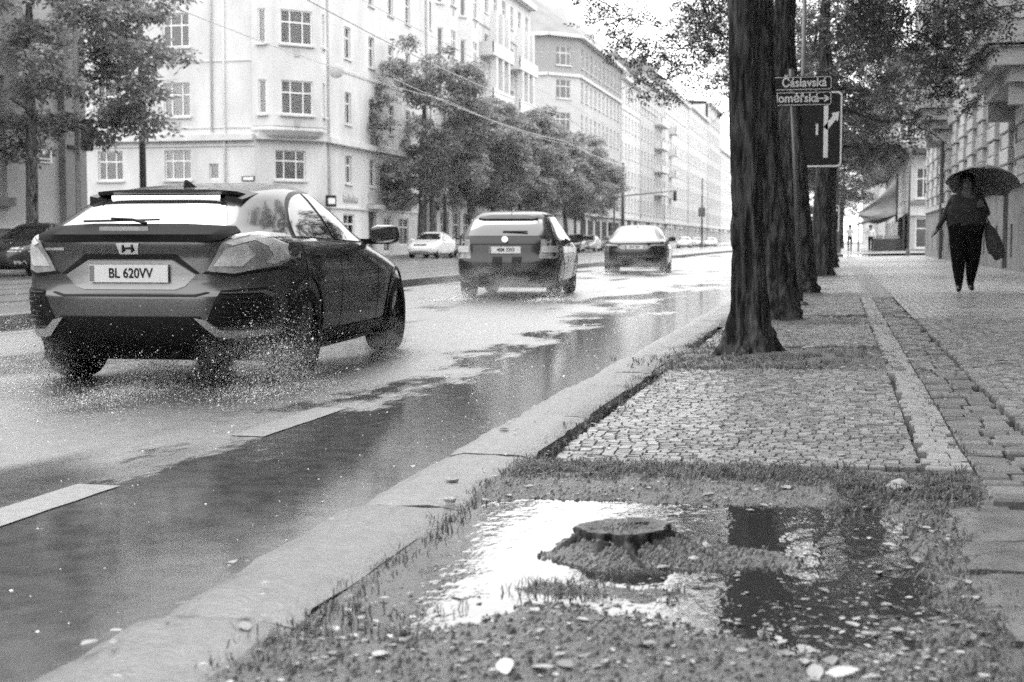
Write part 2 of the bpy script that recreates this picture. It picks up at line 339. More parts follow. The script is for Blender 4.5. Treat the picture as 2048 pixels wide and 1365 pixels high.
def vnoise(P, s, seed=0):
    r = np.random.default_rng(seed); T = r.uniform(-1, 1, (64, 64)); q = np.asarray(P) * s; i = np.floor(q).astype(int); f = q - i; f = f * f * (3 - 2 * f)
    g = lambda a, b: T[a % 64, b % 64]
    return (g(i[:, 0], i[:, 1]) * (1 - f[:, 0]) + g(i[:, 0] + 1, i[:, 1]) * f[:, 0]) * (1 - f[:, 1]) + (g(i[:, 0], i[:, 1] + 1) * (1 - f[:, 0]) + g(i[:, 0] + 1, i[:, 1] + 1) * f[:, 0]) * f[:, 1]
STUMP = np.array([-.56, 3.78])
def bed_h(P):
    P = np.asarray(P, float)
    d = sdf(P, PUD)
    for p in ISL: d = np.maximum(d, -sdf(P, p))
    d = d + .035 * vnoise(P, 7, 1) + .03 * vnoise(P, 19, 2) + .012 * vnoise(P, 47, 8)
    h = WZ + np.clip(d * .16, -.04, .018) + .004 * vnoise(P, 9, 3) + .0035 * vnoise(P, 28, 4) + .002 * vnoise(P, 70, 5)
    far = np.clip((P[:, 1] - 4.4) / .5, 0, 1); h += far * .012
    r = np.hypot(*(P - STUMP).T); h += .05 * np.clip(1 - r / .22, 0, 1) ** 1.2
    return h
def heightfield(name, x0, x1, y0, y1, step, hf, mat, kind='structure'):
    nx = int((x1 - x0) / step); ny = int((y1 - y0) / step); X, Y = np.meshgrid(np.linspace(x0, x1, nx + 1), np.linspace(y0, y1, ny + 1)); P = np.stack([X.ravel(), Y.ravel()], 1)
    V = np.column_stack([P, hf(P)]); F = [(j * (nx + 1) + i, j * (nx + 1) + i + 1, (j + 1) * (nx + 1) + i + 1, (j + 1) * (nx + 1) + i) for j in range(ny) for i in range(nx)]
    return tag(MB().add(V, F).build(name, mat, smooth=True), kind=kind)
heightfield('soil_bed', XI + .004, .52, 1.7, 5.1, .016, bed_h, m_mud)
def water_mat():
    m = bpy.data.materials.new('puddle_water'); m.use_nodes = True; t = m.node_tree; N = t.nodes; L = t.links; b = N['Principled BSDF']
    b.inputs['Base Color'].default_value = (.03, .03, .03, 1); b.inputs['Roughness'].default_value = .015; b.inputs['IOR'].default_value = 1.5; b.inputs['Specular IOR Level'].default_value = .7
    g = N.new('ShaderNodeNewGeometry'); mp = N.new('ShaderNodeMapping'); mp.inputs['Scale'].default_value = (1, .6, 1); L.new(g.outputs['Position'], mp.inputs[0])
    a = N.new('ShaderNodeTexNoise'); a.inputs['Scale'].default_value = 16; a.inputs['Detail'].default_value = 3; L.new(mp.outputs[0], a.inputs['Vector'])
    bp = N.new('ShaderNodeBump'); bp.inputs['Strength'].default_value = 1; bp.inputs['Distance'].default_value = .0015; L.new(a.outputs[0], bp.inputs['Height']); L.new(bp.outputs[0], b.inputs['Normal']); return m
m_water = water_mat()
sheet('puddle', XI + .01, .4, 2.4, 4.85, WZ, m_water)
# ---- cobbles
def cobble_data(mat, n=6):
    out = []
    for k in range(n):
        j = lambda a: random.uniform(-a, a)
        b = [(-.5 + j(.03), -.5 + j(.03)), (.5 + j(.03), -.5 + j(.03)), (.5 + j(.03), .5 + j(.03)), (-.5 + j(.03), .5 + j(.03))]
        V = [(x, y, -1.) for x, y in b] + [(x * .985, y * .985, -.1) for x, y in b] + [(x * .9, y * .9, j(.035)) for x, y in b]
        F = [(0, 1, 5, 4), (1, 2, 6, 5), (2, 3, 7, 6), (3, 0, 4, 7), (4, 5, 9, 8), (5, 6, 10, 9), (6, 7, 11, 10), (7, 4, 8, 11), (8, 9, 10, 11)]
        out.append((np.array(V), F, MB().add(V, F).mesh('cobble', mat)))
    return out
cob = cobble_data(m_cobble); coblt = cobble_data(m_cobble_lt, 4); cstrip = cobble_data(m_strip, 6)
BEDS = [(9.05, 11.1), (13.9, 15.6), (21.0, 22.6), (32.3, 34.2)]
stones = []
def lay(x0, x1, y0, y1, s, kind):
    y = y0; r = 0
    while y < y1 - s * .5:
        dy = s * random.uniform(.9, 1.08); x = x0 + (random.uniform(0, s * .5)); 
        while x < x1 - s * .4:
            dx = min(s * random.uniform(.8, 1.35), x1 - x)
            if not (kind == 'a' and any(a < y < b for a, b in BEDS) and x < .40):
                stones.append((x + dx / 2, y + dy / 2, dx - .004, dy - .004, kind))
            x += dx
        y += dy
lay(-1.06, .30, 5.12, 20.9, .05, 'a')
lay(.30, .47, 5.12, 20.9, .082, 'l')
lay(.76, 2.6, 4.4, 15.0, .055, 'a')
def waves(x, y): return .004 * math.sin(x * 3.1 + y * 1.7) + .003 * math.sin(y * 4.1 - x * 2)
stones.sort(key=lambda s: -(s[2]) / max(s[1], .1) ** 2 * (1 if -1.2 < s[0] < .14 * s[1] + .35 else .01))
pav = tag(empty('cobble_pavement', (0, 6, .14)), kind='structure')
mbs = {'a': MB(), 'l': MB()}
for i, (x, y, dx, dy, kd) in enumerate(stones):
    z = side_z(x) + waves(x, y) + random.uniform(-.0022, .0015)
    src = random.choice(coblt if kd == 'l' else cob)
    if i < 300:
        o = link('cobble', src[2], pav, (x, y - 6, z - .14), (random.uniform(-.03, .03), random.uniform(-.03, .03), random.uniform(-.05, .05))); o.scale = (dx, dy, .07)
    else:
        ca = random.uniform(-.05, .05); V = src[0] * np.array([dx, dy, .07]); V[:, 2] += V[:, 0] * random.uniform(-.03, .03) + V[:, 1] * random.uniform(-.03, .03)
        mbs[kd].add(np.column_stack([V[:, 0] - ca * V[:, 1] + x, V[:, 1] + ca * V[:, 0] + y - 6, V[:, 2] + z - .14]), src[1])
tag(mbs['a'].build('cobble_field', m_cobble_s, pav), kind='stuff')
tag(mbs['l'].build('cobble_border', m_cobble_lt, pav), kind='stuff')
# mosaic beyond the stones that can be told apart
plane_z('mosaic_pavement', .76, 4.3, 14.98, 73, m_mosaic, -.006)
plane_z('mosaic_pavement_near', 2.58, 4.3, -60, 15.0, m_mosaic, -.006)
plane_z('mosaic_verge', -1.1, .45, 22.6, 73, m_mosaic, -.008); plane_z('verge_edge', .36, .5, 5.1, 22.7, m_joint, -.03)
plane_z('mosaic_band', .40, .78, 20.5, 73, M('dark_band', .14, .35, .5, var=.35, scale=7, bump=.3, bscale=30), -.004)
# dark strip of setts and slabs
strip = tag(empty('sett_strip', (.6, 6, .16)), kind='structure')
yy = 4.55
while yy < 20.5:
    xx = .475; ln = random.uniform(.11, .2)
    while xx < .755:
        wd = min(random.uniform(.1, .17), .76 - xx)
        if wd > .04:
            o = link('sett', random.choice(cstrip)[2], strip, (xx + wd / 2 - .6, yy + ln / 2 - 6, side_z(xx) - .008 + random.uniform(-.008, .005) - .16), (random.uniform(-.05, .05), random.uniform(-.06, .06), random.uniform(-.06, .06))); o.scale = (wd - .012, ln - .012, .08)
        xx += wd
    yy += ln
slabs = tag(empty('slab_row', (.5, 3, .15)), kind='structure')
def rough_slab(name, x0, x1, y0, y1, z, mat, parent, off):
    nx, ny = 10, 8; V = []
    for j in range(ny + 1):
        for i in range(nx + 1):
            x = x0 + (x1 - x0) * i / nx; y = y0 + (y1 - y0) * j / ny; ed = (i in (0, nx)) or (j in (0, ny))
            V.append((x + (random.uniform(-.012, .012) if ed else 0), y + (random.uniform(-.012, .012) if ed else 0), z + .0035 * math.sin(x * 17 + y * 9) + random.uniform(-.0015, .0015) - (.012 if ed else 0)))
    V = np.array(V); n0 = len(V); F = [(j * (nx + 1) + i, j * (nx + 1) + i + 1, (j + 1) * (nx + 1) + i + 1, (j + 1) * (nx + 1) + i) for j in range(ny) for i in range(nx)]
    ring = [i for i in range(nx + 1)] + [(j + 1) * (nx + 1) - 1 for j in range(1, ny + 1)] + [ny * (nx + 1) + i for i in range(nx - 1, -1, -1)] + [j * (nx + 1) for j in range(ny - 1, 0, -1)]
    B = V[ring].copy(); B[:, 2] = z - .07; F += [(ring[(i + 1) % len(ring)], ring[i], n0 + i, n0 + (i + 1) % len(ring)) for i in range(len(ring))]
    return MB().add(np.vstack([V, B]) - np.array(off), F).build(name, mat, parent, smooth=True, angle=35)
for (x0, x1, y0, y1) in ((.34, .76, 4.02, 4.5), (.33, .78, 3.63, 3.99), (.33, .76, 3.3, 3.6), (.36, .8, 2.98, 3.27), (.33, .8, 2.62, 2.95), (.32, .8, 2.2, 2.59), (.79, 1.2, 3.9, 4.38), (.8, 1.25, 3.4, 3.87), (.82, 1.25, 2.9, 3.37), (1.22, 1.7, 3.8, 4.38)):
    rough_slab('paving_slab', x0, x1, y0, y1, side_z(x0) - .004 + random.uniform(-.008, .006), m_slab, slabs, (.5, 3, .15))
# tree beds further along the row
for (a, b) in BEDS:
    def hb(P, a=a, b=b):
        c = np.array([-.5, (a + b) / 2]); return side_z(P[:, 0]) - .02 + .02 * vnoise(P, 5, 11) + .01 * vnoise(P, 17, 12) + .05 * np.exp(-((P - c) ** 2).sum(1) / .35)
    heightfield('tree_bed', -1.14, .42, a, b, .04, hb, m_mud)
# side street on the right beyond the rusticated house
sheet('cross_street', -1.1, 60, 73, 84, .17, m_road)
plane_z('corner_pavement', -1.1, 30, 84, 260, m_mosaic, .02)
# ================================================================== BUILDINGS
class Fr:
    """facade frame: O corner on the ground, U along the wall, N outward"""
    def __init__(s, O, U, N, root):
        s.O = np.array(O, float); s.U = np.array(U, float) / np.linalg.norm(U); s.N = np.array(N, float) / np.linalg.norm(N); s.root = root; s.off = np.array(root.location[:])
        s.rz = math.atan2(s.U[1], s.U[0]); s.flip = np.cross(s.U, s.N)[2] > 0
    def P(s, u, n, z): return s.O + s.U * u + s.N * n + np.array([0, 0, z]) - s.off
    def wall(s, name, W, z0, z1, holes, mat, depth=.22, u0=0.0, n=0.0):
        us = sorted({u0, u0 + W} | {h[i] for h in holes for i in (0, 1)}); zs = sorted({z0, z1} | {h[i] for h in holes for i in (2, 3)})
        V = []; F = []
        def q(pts):
            k = len(V); V.extend([s.P(*p) for p in pts]); F.append((k, k + 1, k + 2, k + 3))
        for a, b in zip(us[:-1], us[1:]):
            for c, d in zip(zs[:-1], zs[1:]):
                if any(h[0] - 1e-6 < (a + b) / 2 < h[1] and h[2] < (c + d) / 2 < h[3] for h in holes): continue
                q([(a, n, c), (b, n, c), (b, n, d), (a, n, d)])
        for a, b, c, d in (h[:4] for h in holes):
            m = n - depth
            q([(a, n, c), (a, m, c), (a, m, d), (a, n, d)]); q([(b, n, c), (b, n, d), (b, m, d), (b, m, c)]); q([(a, n, d), (a, m, d), (b, m, d), (b, n, d)]); q([(a, n, c), (b, n, c), (b, m, c), (a, m, c)])
        return MB().add(V, F).build(name, mat, s.root)
    def boxm(s, mb, u0, u1, n0, n1, z0, z1):
        V = [s.P(u, n, z) for z in (z0, z1) for u, n in ((u0, n0), (u1, n0), (u1, n1), (u0, n1))]
        mb.add(V, [(0, 3, 2, 1), (4, 5, 6, 7), (0, 1, 5, 4), (1, 2, 6, 5), (2, 3, 7, 6), (3, 0, 4, 7)]); return mb
    def box(s, name, u0, u1, n0, n1, z0, z1, mat, parent=None):
        return s.boxm(MB(), u0, u1, n0, n1, z0, z1).build(name, mat, parent or s.root)
    def put(s, name, me, u, n, z, parent=None):
        return link(name, me, parent or s.root, s.P(u, n, z), (0, 0, s.rz + (math.pi if s.flip else 0)))
_win = {}
def win_meshes(w, h, style, fw=.07):
    k = (round(w, 2), round(h, 2), style)
    if k in _win: return _win[k]
    # local frame: x along wall, -y outward, z up, origin bottom centre
    if style == 'six': cols, rows = [-.5, -.2, .2, .5], [0, .64, 1]
    elif style == 'four': cols, rows = [-.5, 0, .5], [0, .66, 1]
    elif style == 'grid': cols, rows = [-.5, -.17, .17, .5], [0, .25, .5, .75, 1]
    else: cols, rows = [-.5, .5], [0, 1]
    f = MB(); t = fw
    for i, c in enumerate(cols):
        x = c * w; e = t if i in (0, len(cols) - 1) else t * .8
        x0, x1 = (x, x + e) if i == 0 else ((x - e, x) if i == len(cols) - 1 else (x - e / 2, x + e / 2)); f.box(x0, x1, -.03, .04, 0, h)
    for i, r_ in enumerate(rows):
        z = r_ * h; z0, z1 = (z, z + t) if i == 0 else ((z - t, z) if i == len(rows) - 1 else (z - t * .5, z + t * .5)); f.box(-w / 2 + .002, w / 2 - .002, -.028, .038, z0, z1)
    ps = []
    for a, b in zip(cols[:-1], cols[1:]):
        for c, d in zip(rows[:-1], rows[1:]): ps.append(((a + b) / 2 * w, (c + d) / 2 * h, MB().box(-(b - a) * w / 2 + .02, (b - a) * w / 2 - .02, .0, .008, -(d - c) * h / 2 + .02, (d - c) * h / 2 - .02)))
    allp = MB()
    for x, z, p in ps: allp.add(np.concatenate(p.v) + np.array([x, 0, z]), p.f)
    cu = MB(); n = 18; V = []
    for i in range(n + 1):
        x = -w / 2 + w * i / n; y_ = .07 + .02 * math.sin(i * 2.2); V += [(x, y_, 0), (x, y_, h)]
    cu.add(V, [(2 * i, 2 * i + 2, 2 * i + 3, 2 * i + 1) for i in range(n)])
    si = MB().box(-w / 2 - .1, w / 2 + .1, -.26, .02, -.1, -.003)
    _win[k] = dict(frame=f.mesh('window_frame', m_white), panes=[(x, z, p.mesh('pane', m_pane)) for x, z, p in ps], glass=allp.mesh('pane', m_glassfar), cur=cu.mesh('curtain_or_room_shade', m_curtain), room=cu.mesh('curtain_or_room_shade', m_room), sill=si.mesh('sill', m_trim))  # second sheet: darkness of an unlit interior put into its colour
    return _win[k]
def window(fr, u, z, w, h, style='four', n=-.14, rich=False, sill=True, dark=.4, framed=True):
    d = win_meshes(w, h, style); o = fr.put('window', d['frame'], u, n, z)
    if rich:
        for x, zz, p in d['panes']: link('pane', p, o, (x, 0, zz))
        link('curtain_or_room_shade', d['room'] if random.random() < dark else d['cur'], o)
    else: link('pane', d['glass'], o)
    if sill: link('sill', d['sill'], o)
    return o
def pipe(fr, u, z0, z1, n=.09, r=.06, mat=None):
    MB().tube([fr.P(u, n, z0), fr.P(u, n, z1)], r, 8).build('downpipe', mat or m_trim, fr.root, smooth=True)
def core(root, x0, x1, y0, y1, z1, mat):
    o = np.array(root.location[:]); return MB().box(x0 - o[0], x1 - o[0], y0 - o[1], y1 - o[1], 0, z1).build('inner_wall', mat, root)
XF = -26.0
# ---- grey house at the left edge
g = empty('grey_house', (XF, 40, 0)); tag(g, 'grey rendered house with arched window behind the left tree', 'house')
GO = 60.0; f = Fr((XF, 20 - GO, 0), (0, 1, 0), (1, 0, 0), g)
WY = 40.1 - 20 + GO
holes = [(WY - .95 + d, WY + .95 + d, 2.35, 6.2) for d in (-30, -25, -20, -15, -10, -5, 0)]
f.wall('wall', 24.2 + GO, 1.35, 14, holes, m_plaster_dk, .3)
for h in holes:
    o = window(f, (h[0] + h[1]) / 2, 2.35, 1.9, 3.8, 'grid', -.22, True, False, .0)
    f.box('sill', h[0] - .15, h[1] + .15, -.2, .22, 2.05, 2.33, m_stone_dk)
f.box('plinth', 0, 24.6 + GO, -.3, .12, 0, 1.33, m_stone_dk); f.box('plinth_cap', 0, 24.6 + GO, -.3, .2, 1.335, 1.5, m_trim)
f.box('corner_pier', 24.2 + GO, 25.6 + GO, -.6, .25, 1.51, 14, M('pier_grey', .24, .85, .2, var=.1))
for zz in (4.1, 5.2): f.box('pier_shade_bar', 24.3 + GO, 25.2 + GO, .2, .32, zz, zz + .12, m_room)  # dark bars on the pier face stand in for shaded notches
core(g, XF - 12, XF - .55, 20 - GO, 45.4, 13.8, m_plaster_dk)
f.box('cornice', 0, 25.8 + GO, -.5, .5, 14.01, 14.5, m_trim)
nb = f.box('name_board', WY + 2.6, WY + 3.6, .0, .05, 3.55, 3.95, m_white)
nb2 = MB(); f.boxm(nb2, WY + 2.75, WY + 3.45, .05, .06, 3.72, 3.83); f.boxm(nb2, WY + 2.75, WY + 3.45, .05, .06, 3.6, 3.66); nb2.build('lettering', m_iron, nb)
# ---- corner house with the oriel
c = empty('corner_house', (-28, 70, 0)); tag(c, 'cream corner house with rounded oriel bay and small market shop', 'house')
YA = 67.3; XC = -28.7; YC = 70.2; HT = 24.0
fa = Fr((-52, YA, 0), (1, 0, 0), (0, -1, 0), c); fs = Fr((XF, YC, 0), (0, 1, 0), (1, 0, 0), c)
cu_ = np.array([XF - XC, YC - YA, 0]); CL = np.linalg.norm(cu_); fc = Fr((XC, YA, 0), cu_, (cu_[1], -cu_[0], 0), c)
ZR = [(4.05, 5.55), (7.25, 8.95), (10.75, 12.45), (14.2, 15.9), (17.6, 19.3)]
colsA = [(15.35, 1.4), (19.11, 1.45)]; W_A = 52 + XC
ha = []
for u, wd in [(11.72, 1.4)] + colsA:
    for k, (a, b) in enumerate(ZR): ha.append((u - wd / 2, u + wd / 2, a, b, 'six'))
ha.append((20.83, 21.35, 4.05, 4.85, 'one'))
fa.wall('wall', W_A, .0, HT, ha, m_plaster)
for h in ha: window(fa, (h[0] + h[1]) / 2, h[2], h[1] - h[0], h[3] - h[2], h[4], -.14, True, h[4] == 'six', .45)
hc = [(CL / 2 - .85, CL / 2 + .85, ZR[0][0], ZR[0][1])]
fc.wall('corner_wall', CL, 0, HT, hc, m_plaster); window(fc, CL / 2, ZR[0][0], 1.7, 1.5, 'six', -.14, True, True, 0)
fc.box('corner_cornice', .05, CL - .05, .0, .35, 6.05, 6.35, m_trim)
fa.box('belt_cornice', 0, W_A, .0, .32, 6.0, 6.3, m_trim); fa.box('string_course', 0, W_A, .0, .08, 5.72, 5.8, m_trim)
fa.box('string_course', 0, W_A, .0, .05, 9.95, 10.02, m_trim); fa.box('string_course', 0, W_A, .0, .05, 6.62, 6.7, m_trim); fa.box('plinth', 0, W_A, .0, .1, 0, 1.2, m_stone_dk)
pipe(fa, 21.73, .2, HT, mat=m_white); pipe(fa, 21.05, 6.4, HT, mat=m_plaster)
for u, wd in colsA:
    for zz in (6.6, 10.1): fa.box('relief_ornament', u - .14, u + .14, .0, .07, zz - .05, zz + .38, m_stone_r)
fa.box('house_number', 22.61, 23.31, .0, .05, 3.95, 4.2, m_iron); fa.box('number_panel', 22.69, 23.23, .051, .06, 4.0, 4.15, m_white)
# oriel: three-sided bay on the corner
def oriel(fr, u0, u1, dep, z0, z1, rows, mat, side=.5, wfront=1.75, style='six', rich=True):
    b = fr
    pl = [(u0, 0), (u0 + side, dep), (u1 - side, dep), (u1, 0)]
    root = b.root; parts = []
    for (a, e) in zip(pl[:-1], pl[1:]):
        A = b.P(a[0], a[1], 0) + b.off; E_ = b.P(e[0], e[1], 0) + b.off; Lg = np.linalg.norm(E_ - A); nn = np.array([(E_ - A)[1], -(E_ - A)[0], 0]); 
        if nn @ b.N < 0: nn = -nn
        q = Fr(A, E_ - A, nn, root); ww = wfront if Lg > 1.5 else .42
        hs = [(Lg / 2 - ww / 2, Lg / 2 + ww / 2, za, zb) for za, zb in rows]
        q.wall('bay_wall', Lg, z0, z1, hs, mat, .18)
        for h in hs: window(q, Lg / 2, h[2], ww, h[3] - h[2], style if Lg > 1.5 else 'one', -.1, rich, True, .1)
        if Lg > 1.5:
            for za, zb in rows: q.box('relief_ornament', Lg / 2 - .14, Lg / 2 + .14, 0, .06, za - .6, za - .25, m_stone_r)
    # corbelled base
    V = []; levels = [(0, 1.0), (-.12, 1.06), (-.2, 1.06), (-.45, .8), (-.62, .35)]
    for dz, s_ in levels:
        for (u, n) in pl: um = (u0 + u1) / 2; V.append(b.P(um + (u - um) * (.6 + .4 * s_), n * s_ - .05, z0 + dz))
    k = len(levels); F = [(i * 4 + j, i * 4 + j + 1, (i + 1) * 4 + j + 1, (i + 1) * 4 + j) for i in range(k - 1) for j in range(3)] + [((k - 1) * 4, (k - 1) * 4 + 1, (k - 1) * 4 + 2, (k - 1) * 4 + 3), (3, 2, 1, 0)]
    MB().add(V, F).build('bay_corbel', mat, root)
oriel(fc, -.1, CL + .1, .85, 6.7, HT, [(a + .05, b + .05) for a, b in ZR[1:]], m_plaster, .75, 1.75)
pipe(fs, .35, .2, HT)
# street side of the corner house
us = [3.55, 7.58] ; colsS = [us[0], us[1], us[1] + 3.6, us[1] + 7.0, us[1] + 10.2]
LS = 18.4; hs = []
for k, u in enumerate(colsS):
    if u > LS - .8: continue
    for za, zb in ZR: hs.append((u - .5, u + .5, za, zb))
shop = [(us[1] + 2.1, us[1] + 3.4, .3, 2.35), (us[1] + 5.0, us[1] + 7.0, .7, 2.35), (us[0] - .9, us[0] + .9, .8, 2.4)]; door = (us[1] - .7, us[1] + .7, .2, 2.6)
fs.wall('wall', LS, 0, HT, hs + shop + [door], m_plaster)
for h in hs: window(fs, (h[0] + h[1]) / 2, h[2], 1.0, h[3] - h[2], 'four', -.14, True, True, .5)
for i, h in enumerate(shop): window(fs, (h[0] + h[1]) / 2, h[2], h[1] - h[0], h[3] - h[2], 'four', -.1, True, False, .3)
fs.box('street_door', door[0], door[1], -.3, -.22, .2, 2.6, m_iron)
fs.box('door_hood', door[0] - .35, door[1] + .35, 0, .45, 2.75, 3.0, m_stone_r); fs.box('door_panel', door[0] - .1, door[1] + .1, 0, .08, 3.05, 3.7, m_stone_r)
fs.box('belt_cornice', 0, LS, 0, .32, 6.02, 6.32, m_trim); fs.box('shop_ledge', 0, LS, 0, .12, 2.66, 2.74, m_trim); fs.box('string_course', 0, LS, 0, .05, 9.95, 10.02, m_trim)
sb = fs.box('market_sign', us[1] + 2.0, us[1] + 7.4, .0, .1, 2.78, 3.95, M('sign_grey', .12, .5, .4))
sg = MB(); fs.boxm(sg, us[1] + 2.25, us[1] + 4.55, .1, .12, 2.95, 3.8); sg.build('sign_panel', m_black, sb)
for (t, uu, zz, sz, sx) in (('MARKET', us[1] + 3.4, 3.07, .38, 1.15), ('RKET', us[1] + 5.75, 3.3, .85, .9)):
    link('sign_text', text_mesh(t, sz, m_white, True, .004, sx), sb, fs.P(uu, .13, zz), (math.pi / 2, 0, math.pi / 2))
sl = MB().tube([fs.P(us[1] + 3.4 + .5 * math.cos(a), .125, 3.5 + .16 * math.sin(a)) for a in np.linspace(.3, 5.8, 14)], .025, 5); sl.build('sign_flourish', m_white, sb)
gr = MB()
for k in range(9):
    u = us[0] - 1.0 + k * .28; gr.tube([fs.P(u, .012, 2.95), fs.P(u + .1, .012, 3.35 + .15 * (k % 3 == 0)), fs.P(u + .18, .012, 3.0), fs.P(u + .26, .012, 3.12)], .014, 4)
gr.build('graffiti', M('graffiti_ink', .25, .8, .2), c)
fc.box('lit_sign', CL - .2, CL + .35, .35, .5, 2.7, 3.3, m_black); fc.box('lit_sign_face', CL - .12, CL + .27, .505, .52, 2.85, 3.15, m_white)
dish = MB().lathe([(.001, .0), (.2, .02), (.36, .08), (.38, .1), (.36, .085), (.2, .03)], 20, 'y'); dish.build('satellite_dish', m_trim, c, fc.P(CL + .2, .9, 9.6), (R(20), 0, R(20)), smooth=True)
core(c, -52, XF - .55, YA + 4, YC + LS - .01, HT - .1, m_plaster); 
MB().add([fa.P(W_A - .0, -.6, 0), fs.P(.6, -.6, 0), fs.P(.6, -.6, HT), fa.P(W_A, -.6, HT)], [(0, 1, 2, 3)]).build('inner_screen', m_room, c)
rf = MB(); rf.box(-52 + 28, XF + 28 + .5, YA - 70 - .5, YC + LS - 70, HT + .01, HT + .5); rf.build('eaves', m_trim, c)
rf = MB().add([(-24, YA - 70, HT + .51), (2, YA - 70, HT + .51), (2, YC + LS - 70, HT + .51), (-24, YC + LS - 70, HT + .51), (-18, YA - 65, HT + 5), (-5, YA - 65, HT + 5), (-5, YC + LS - 70, HT + 5), (-18, YC + LS - 70, HT + 5)], [(0, 1, 5, 4), (1, 2, 6, 5), (2, 3, 7, 6), (3, 0, 4, 7), (4, 5, 6, 7)]); rf.build('roof', m_roof, c)
# ---- terrace houses along the far side
def terrace(name, label, y0, y1, H, mat, pitch=2.7, w=1.15, zr=None, feature=None, gables=0, roofh=4.0, top_band=None, rich=False, style='four', xf=XF, ground=True, side=False, chim=1, balcony=None, bandz=None):
    r_ = empty(name, (xf, y0, 0)); tag(r_, label, 'house', 'houses along the far side of the street'); fr = Fr((xf, y0, 0), (0, 1, 0), (1, 0, 0), r_); L = y1 - y0
    n = max(1, int(L / pitch)); cs = [(i + .5) * L / n for i in range(n)]
    zr = zr or [(z, z + 1.75) for z in np.arange(4.6, H - 2.2, 3.35)]
    hs = [(u - w / 2, u + w / 2, a, b) for u in cs for a, b in zr]
    gs = [(u - pitch * .36, u + pitch * .36, .45, 2.9) for u in cs] if ground else []
    fr.wall('wall', L, 0, H, hs + gs, mat, .25)
    for h in hs: window(fr, (h[0] + h[1]) / 2, h[2], w, h[3] - h[2], style, -.15, False, True)
    for h in gs:
        o = window(fr, (h[0] + h[1]) / 2, h[2], h[1] - h[0], h[3] - h[2], 'four', -.2, False, False)
    fr.box('shop_cornice', 0, L, 0, .25, 3.55, 3.85, m_trim); fr.box('cornice', 0, L, -.3, .6, H - .01, H + .45, m_trim)
    fr.box('string_course', 0, L, 0, .1, H - 3.6, H - 3.45, m_trim)
    if ground:
        for i in range(0, n, 2): fr.box('shop_sign', cs[i] - pitch * .4, cs[i] + pitch * .4, .0, .12, 2.95, 3.5, random.choice((m_iron, m_room, m_trim, m_plaster_dk)))
    if top_band: fr.box('top_band', 0, L, .0, .05, top_band, H - .4, m_brick) if False else None
    core(r_, xf - 12, xf - .5, y0 + .02, y1 - .02, H - .05, mat)
    V = [(.5, 0, H + .45), (.5, L, H + .45), (-12, L, H + .45), (-12, 0, H + .45), (-3.2, 0, H + roofh), (-3.2, L, H + roofh), (-8, L, H + roofh), (-8, 0, H + roofh)]
    MB().add(V, [(0, 1, 5, 4), (4, 5, 6, 7), (7, 6, 2, 3), (0, 4, 7, 3), (1, 2, 6, 5)]).build('roof', m_roof, r_)
    for k in range(chim): MB().box(-5.2, -4.2, L * (k + .6) / (chim + .4), L * (k + .6) / (chim + .4) + 1.6, H + roofh - 1.2, H + roofh + 1.6).build('chimney', m_plaster3, r_)
    pipe(fr, .15, .2, H)
    if balcony:
        for u0, u1, z in balcony:
            bb = fr.box('balcony', u0, u1, .0, 1.1, z, z + .18, m_trim); mb = MB()
            fr.boxm(mb, u0, u1, 1.02, 1.1, z + .19, z + 1.0); fr.boxm(mb, u0, u0 + .08, .0, 1.1, z + .19, z + 1.0); fr.boxm(mb, u1 - .08, u1, .0, 1.1, z + .19, z + 1.0); mb.build('balcony_rail', m_plaster2, bb)
    return r_, fr
_, fr = terrace('terrace_house', 'pale house with two oriel bays right of the corner house', 88.7, 100.6, 22.5, m_plaster2, 2.9, 1.1, chim=1)
oriel(fr, 1.2, 5.0, 1.0, 8.2, 21.5, [(z, z + 1.8) for z in (9.6, 13.0, 16.4)], m_plaster2, .9, 1.3, 'four', False)
oriel(fr, 7.0, 10.8, 1.0, 8.2, 21.5, [(z, z + 1.8) for z in (9.6, 13.0, 16.4)], m_plaster2, .9, 1.3, 'four', False)
_, fr = terrace('terrace_house', 'white house with deep balconies behind the middle trees', 100.7, 120.5, 20.5, m_plaster2, 2.8, 1.2, chim=2, balcony=[(2, 9, 11.2), (11, 18, 11.2), (2, 9, 14.6), (11, 18, 14.6), (2, 9, 7.8), (11, 18, 7.8)])
for u in (3.4, 5.4, 7.4, 12.4, 14.4, 16.4): fr.box('balcony_pier', u - .25, u + .25, .55, 1.05, 12.2, 18.0, m_plaster2)
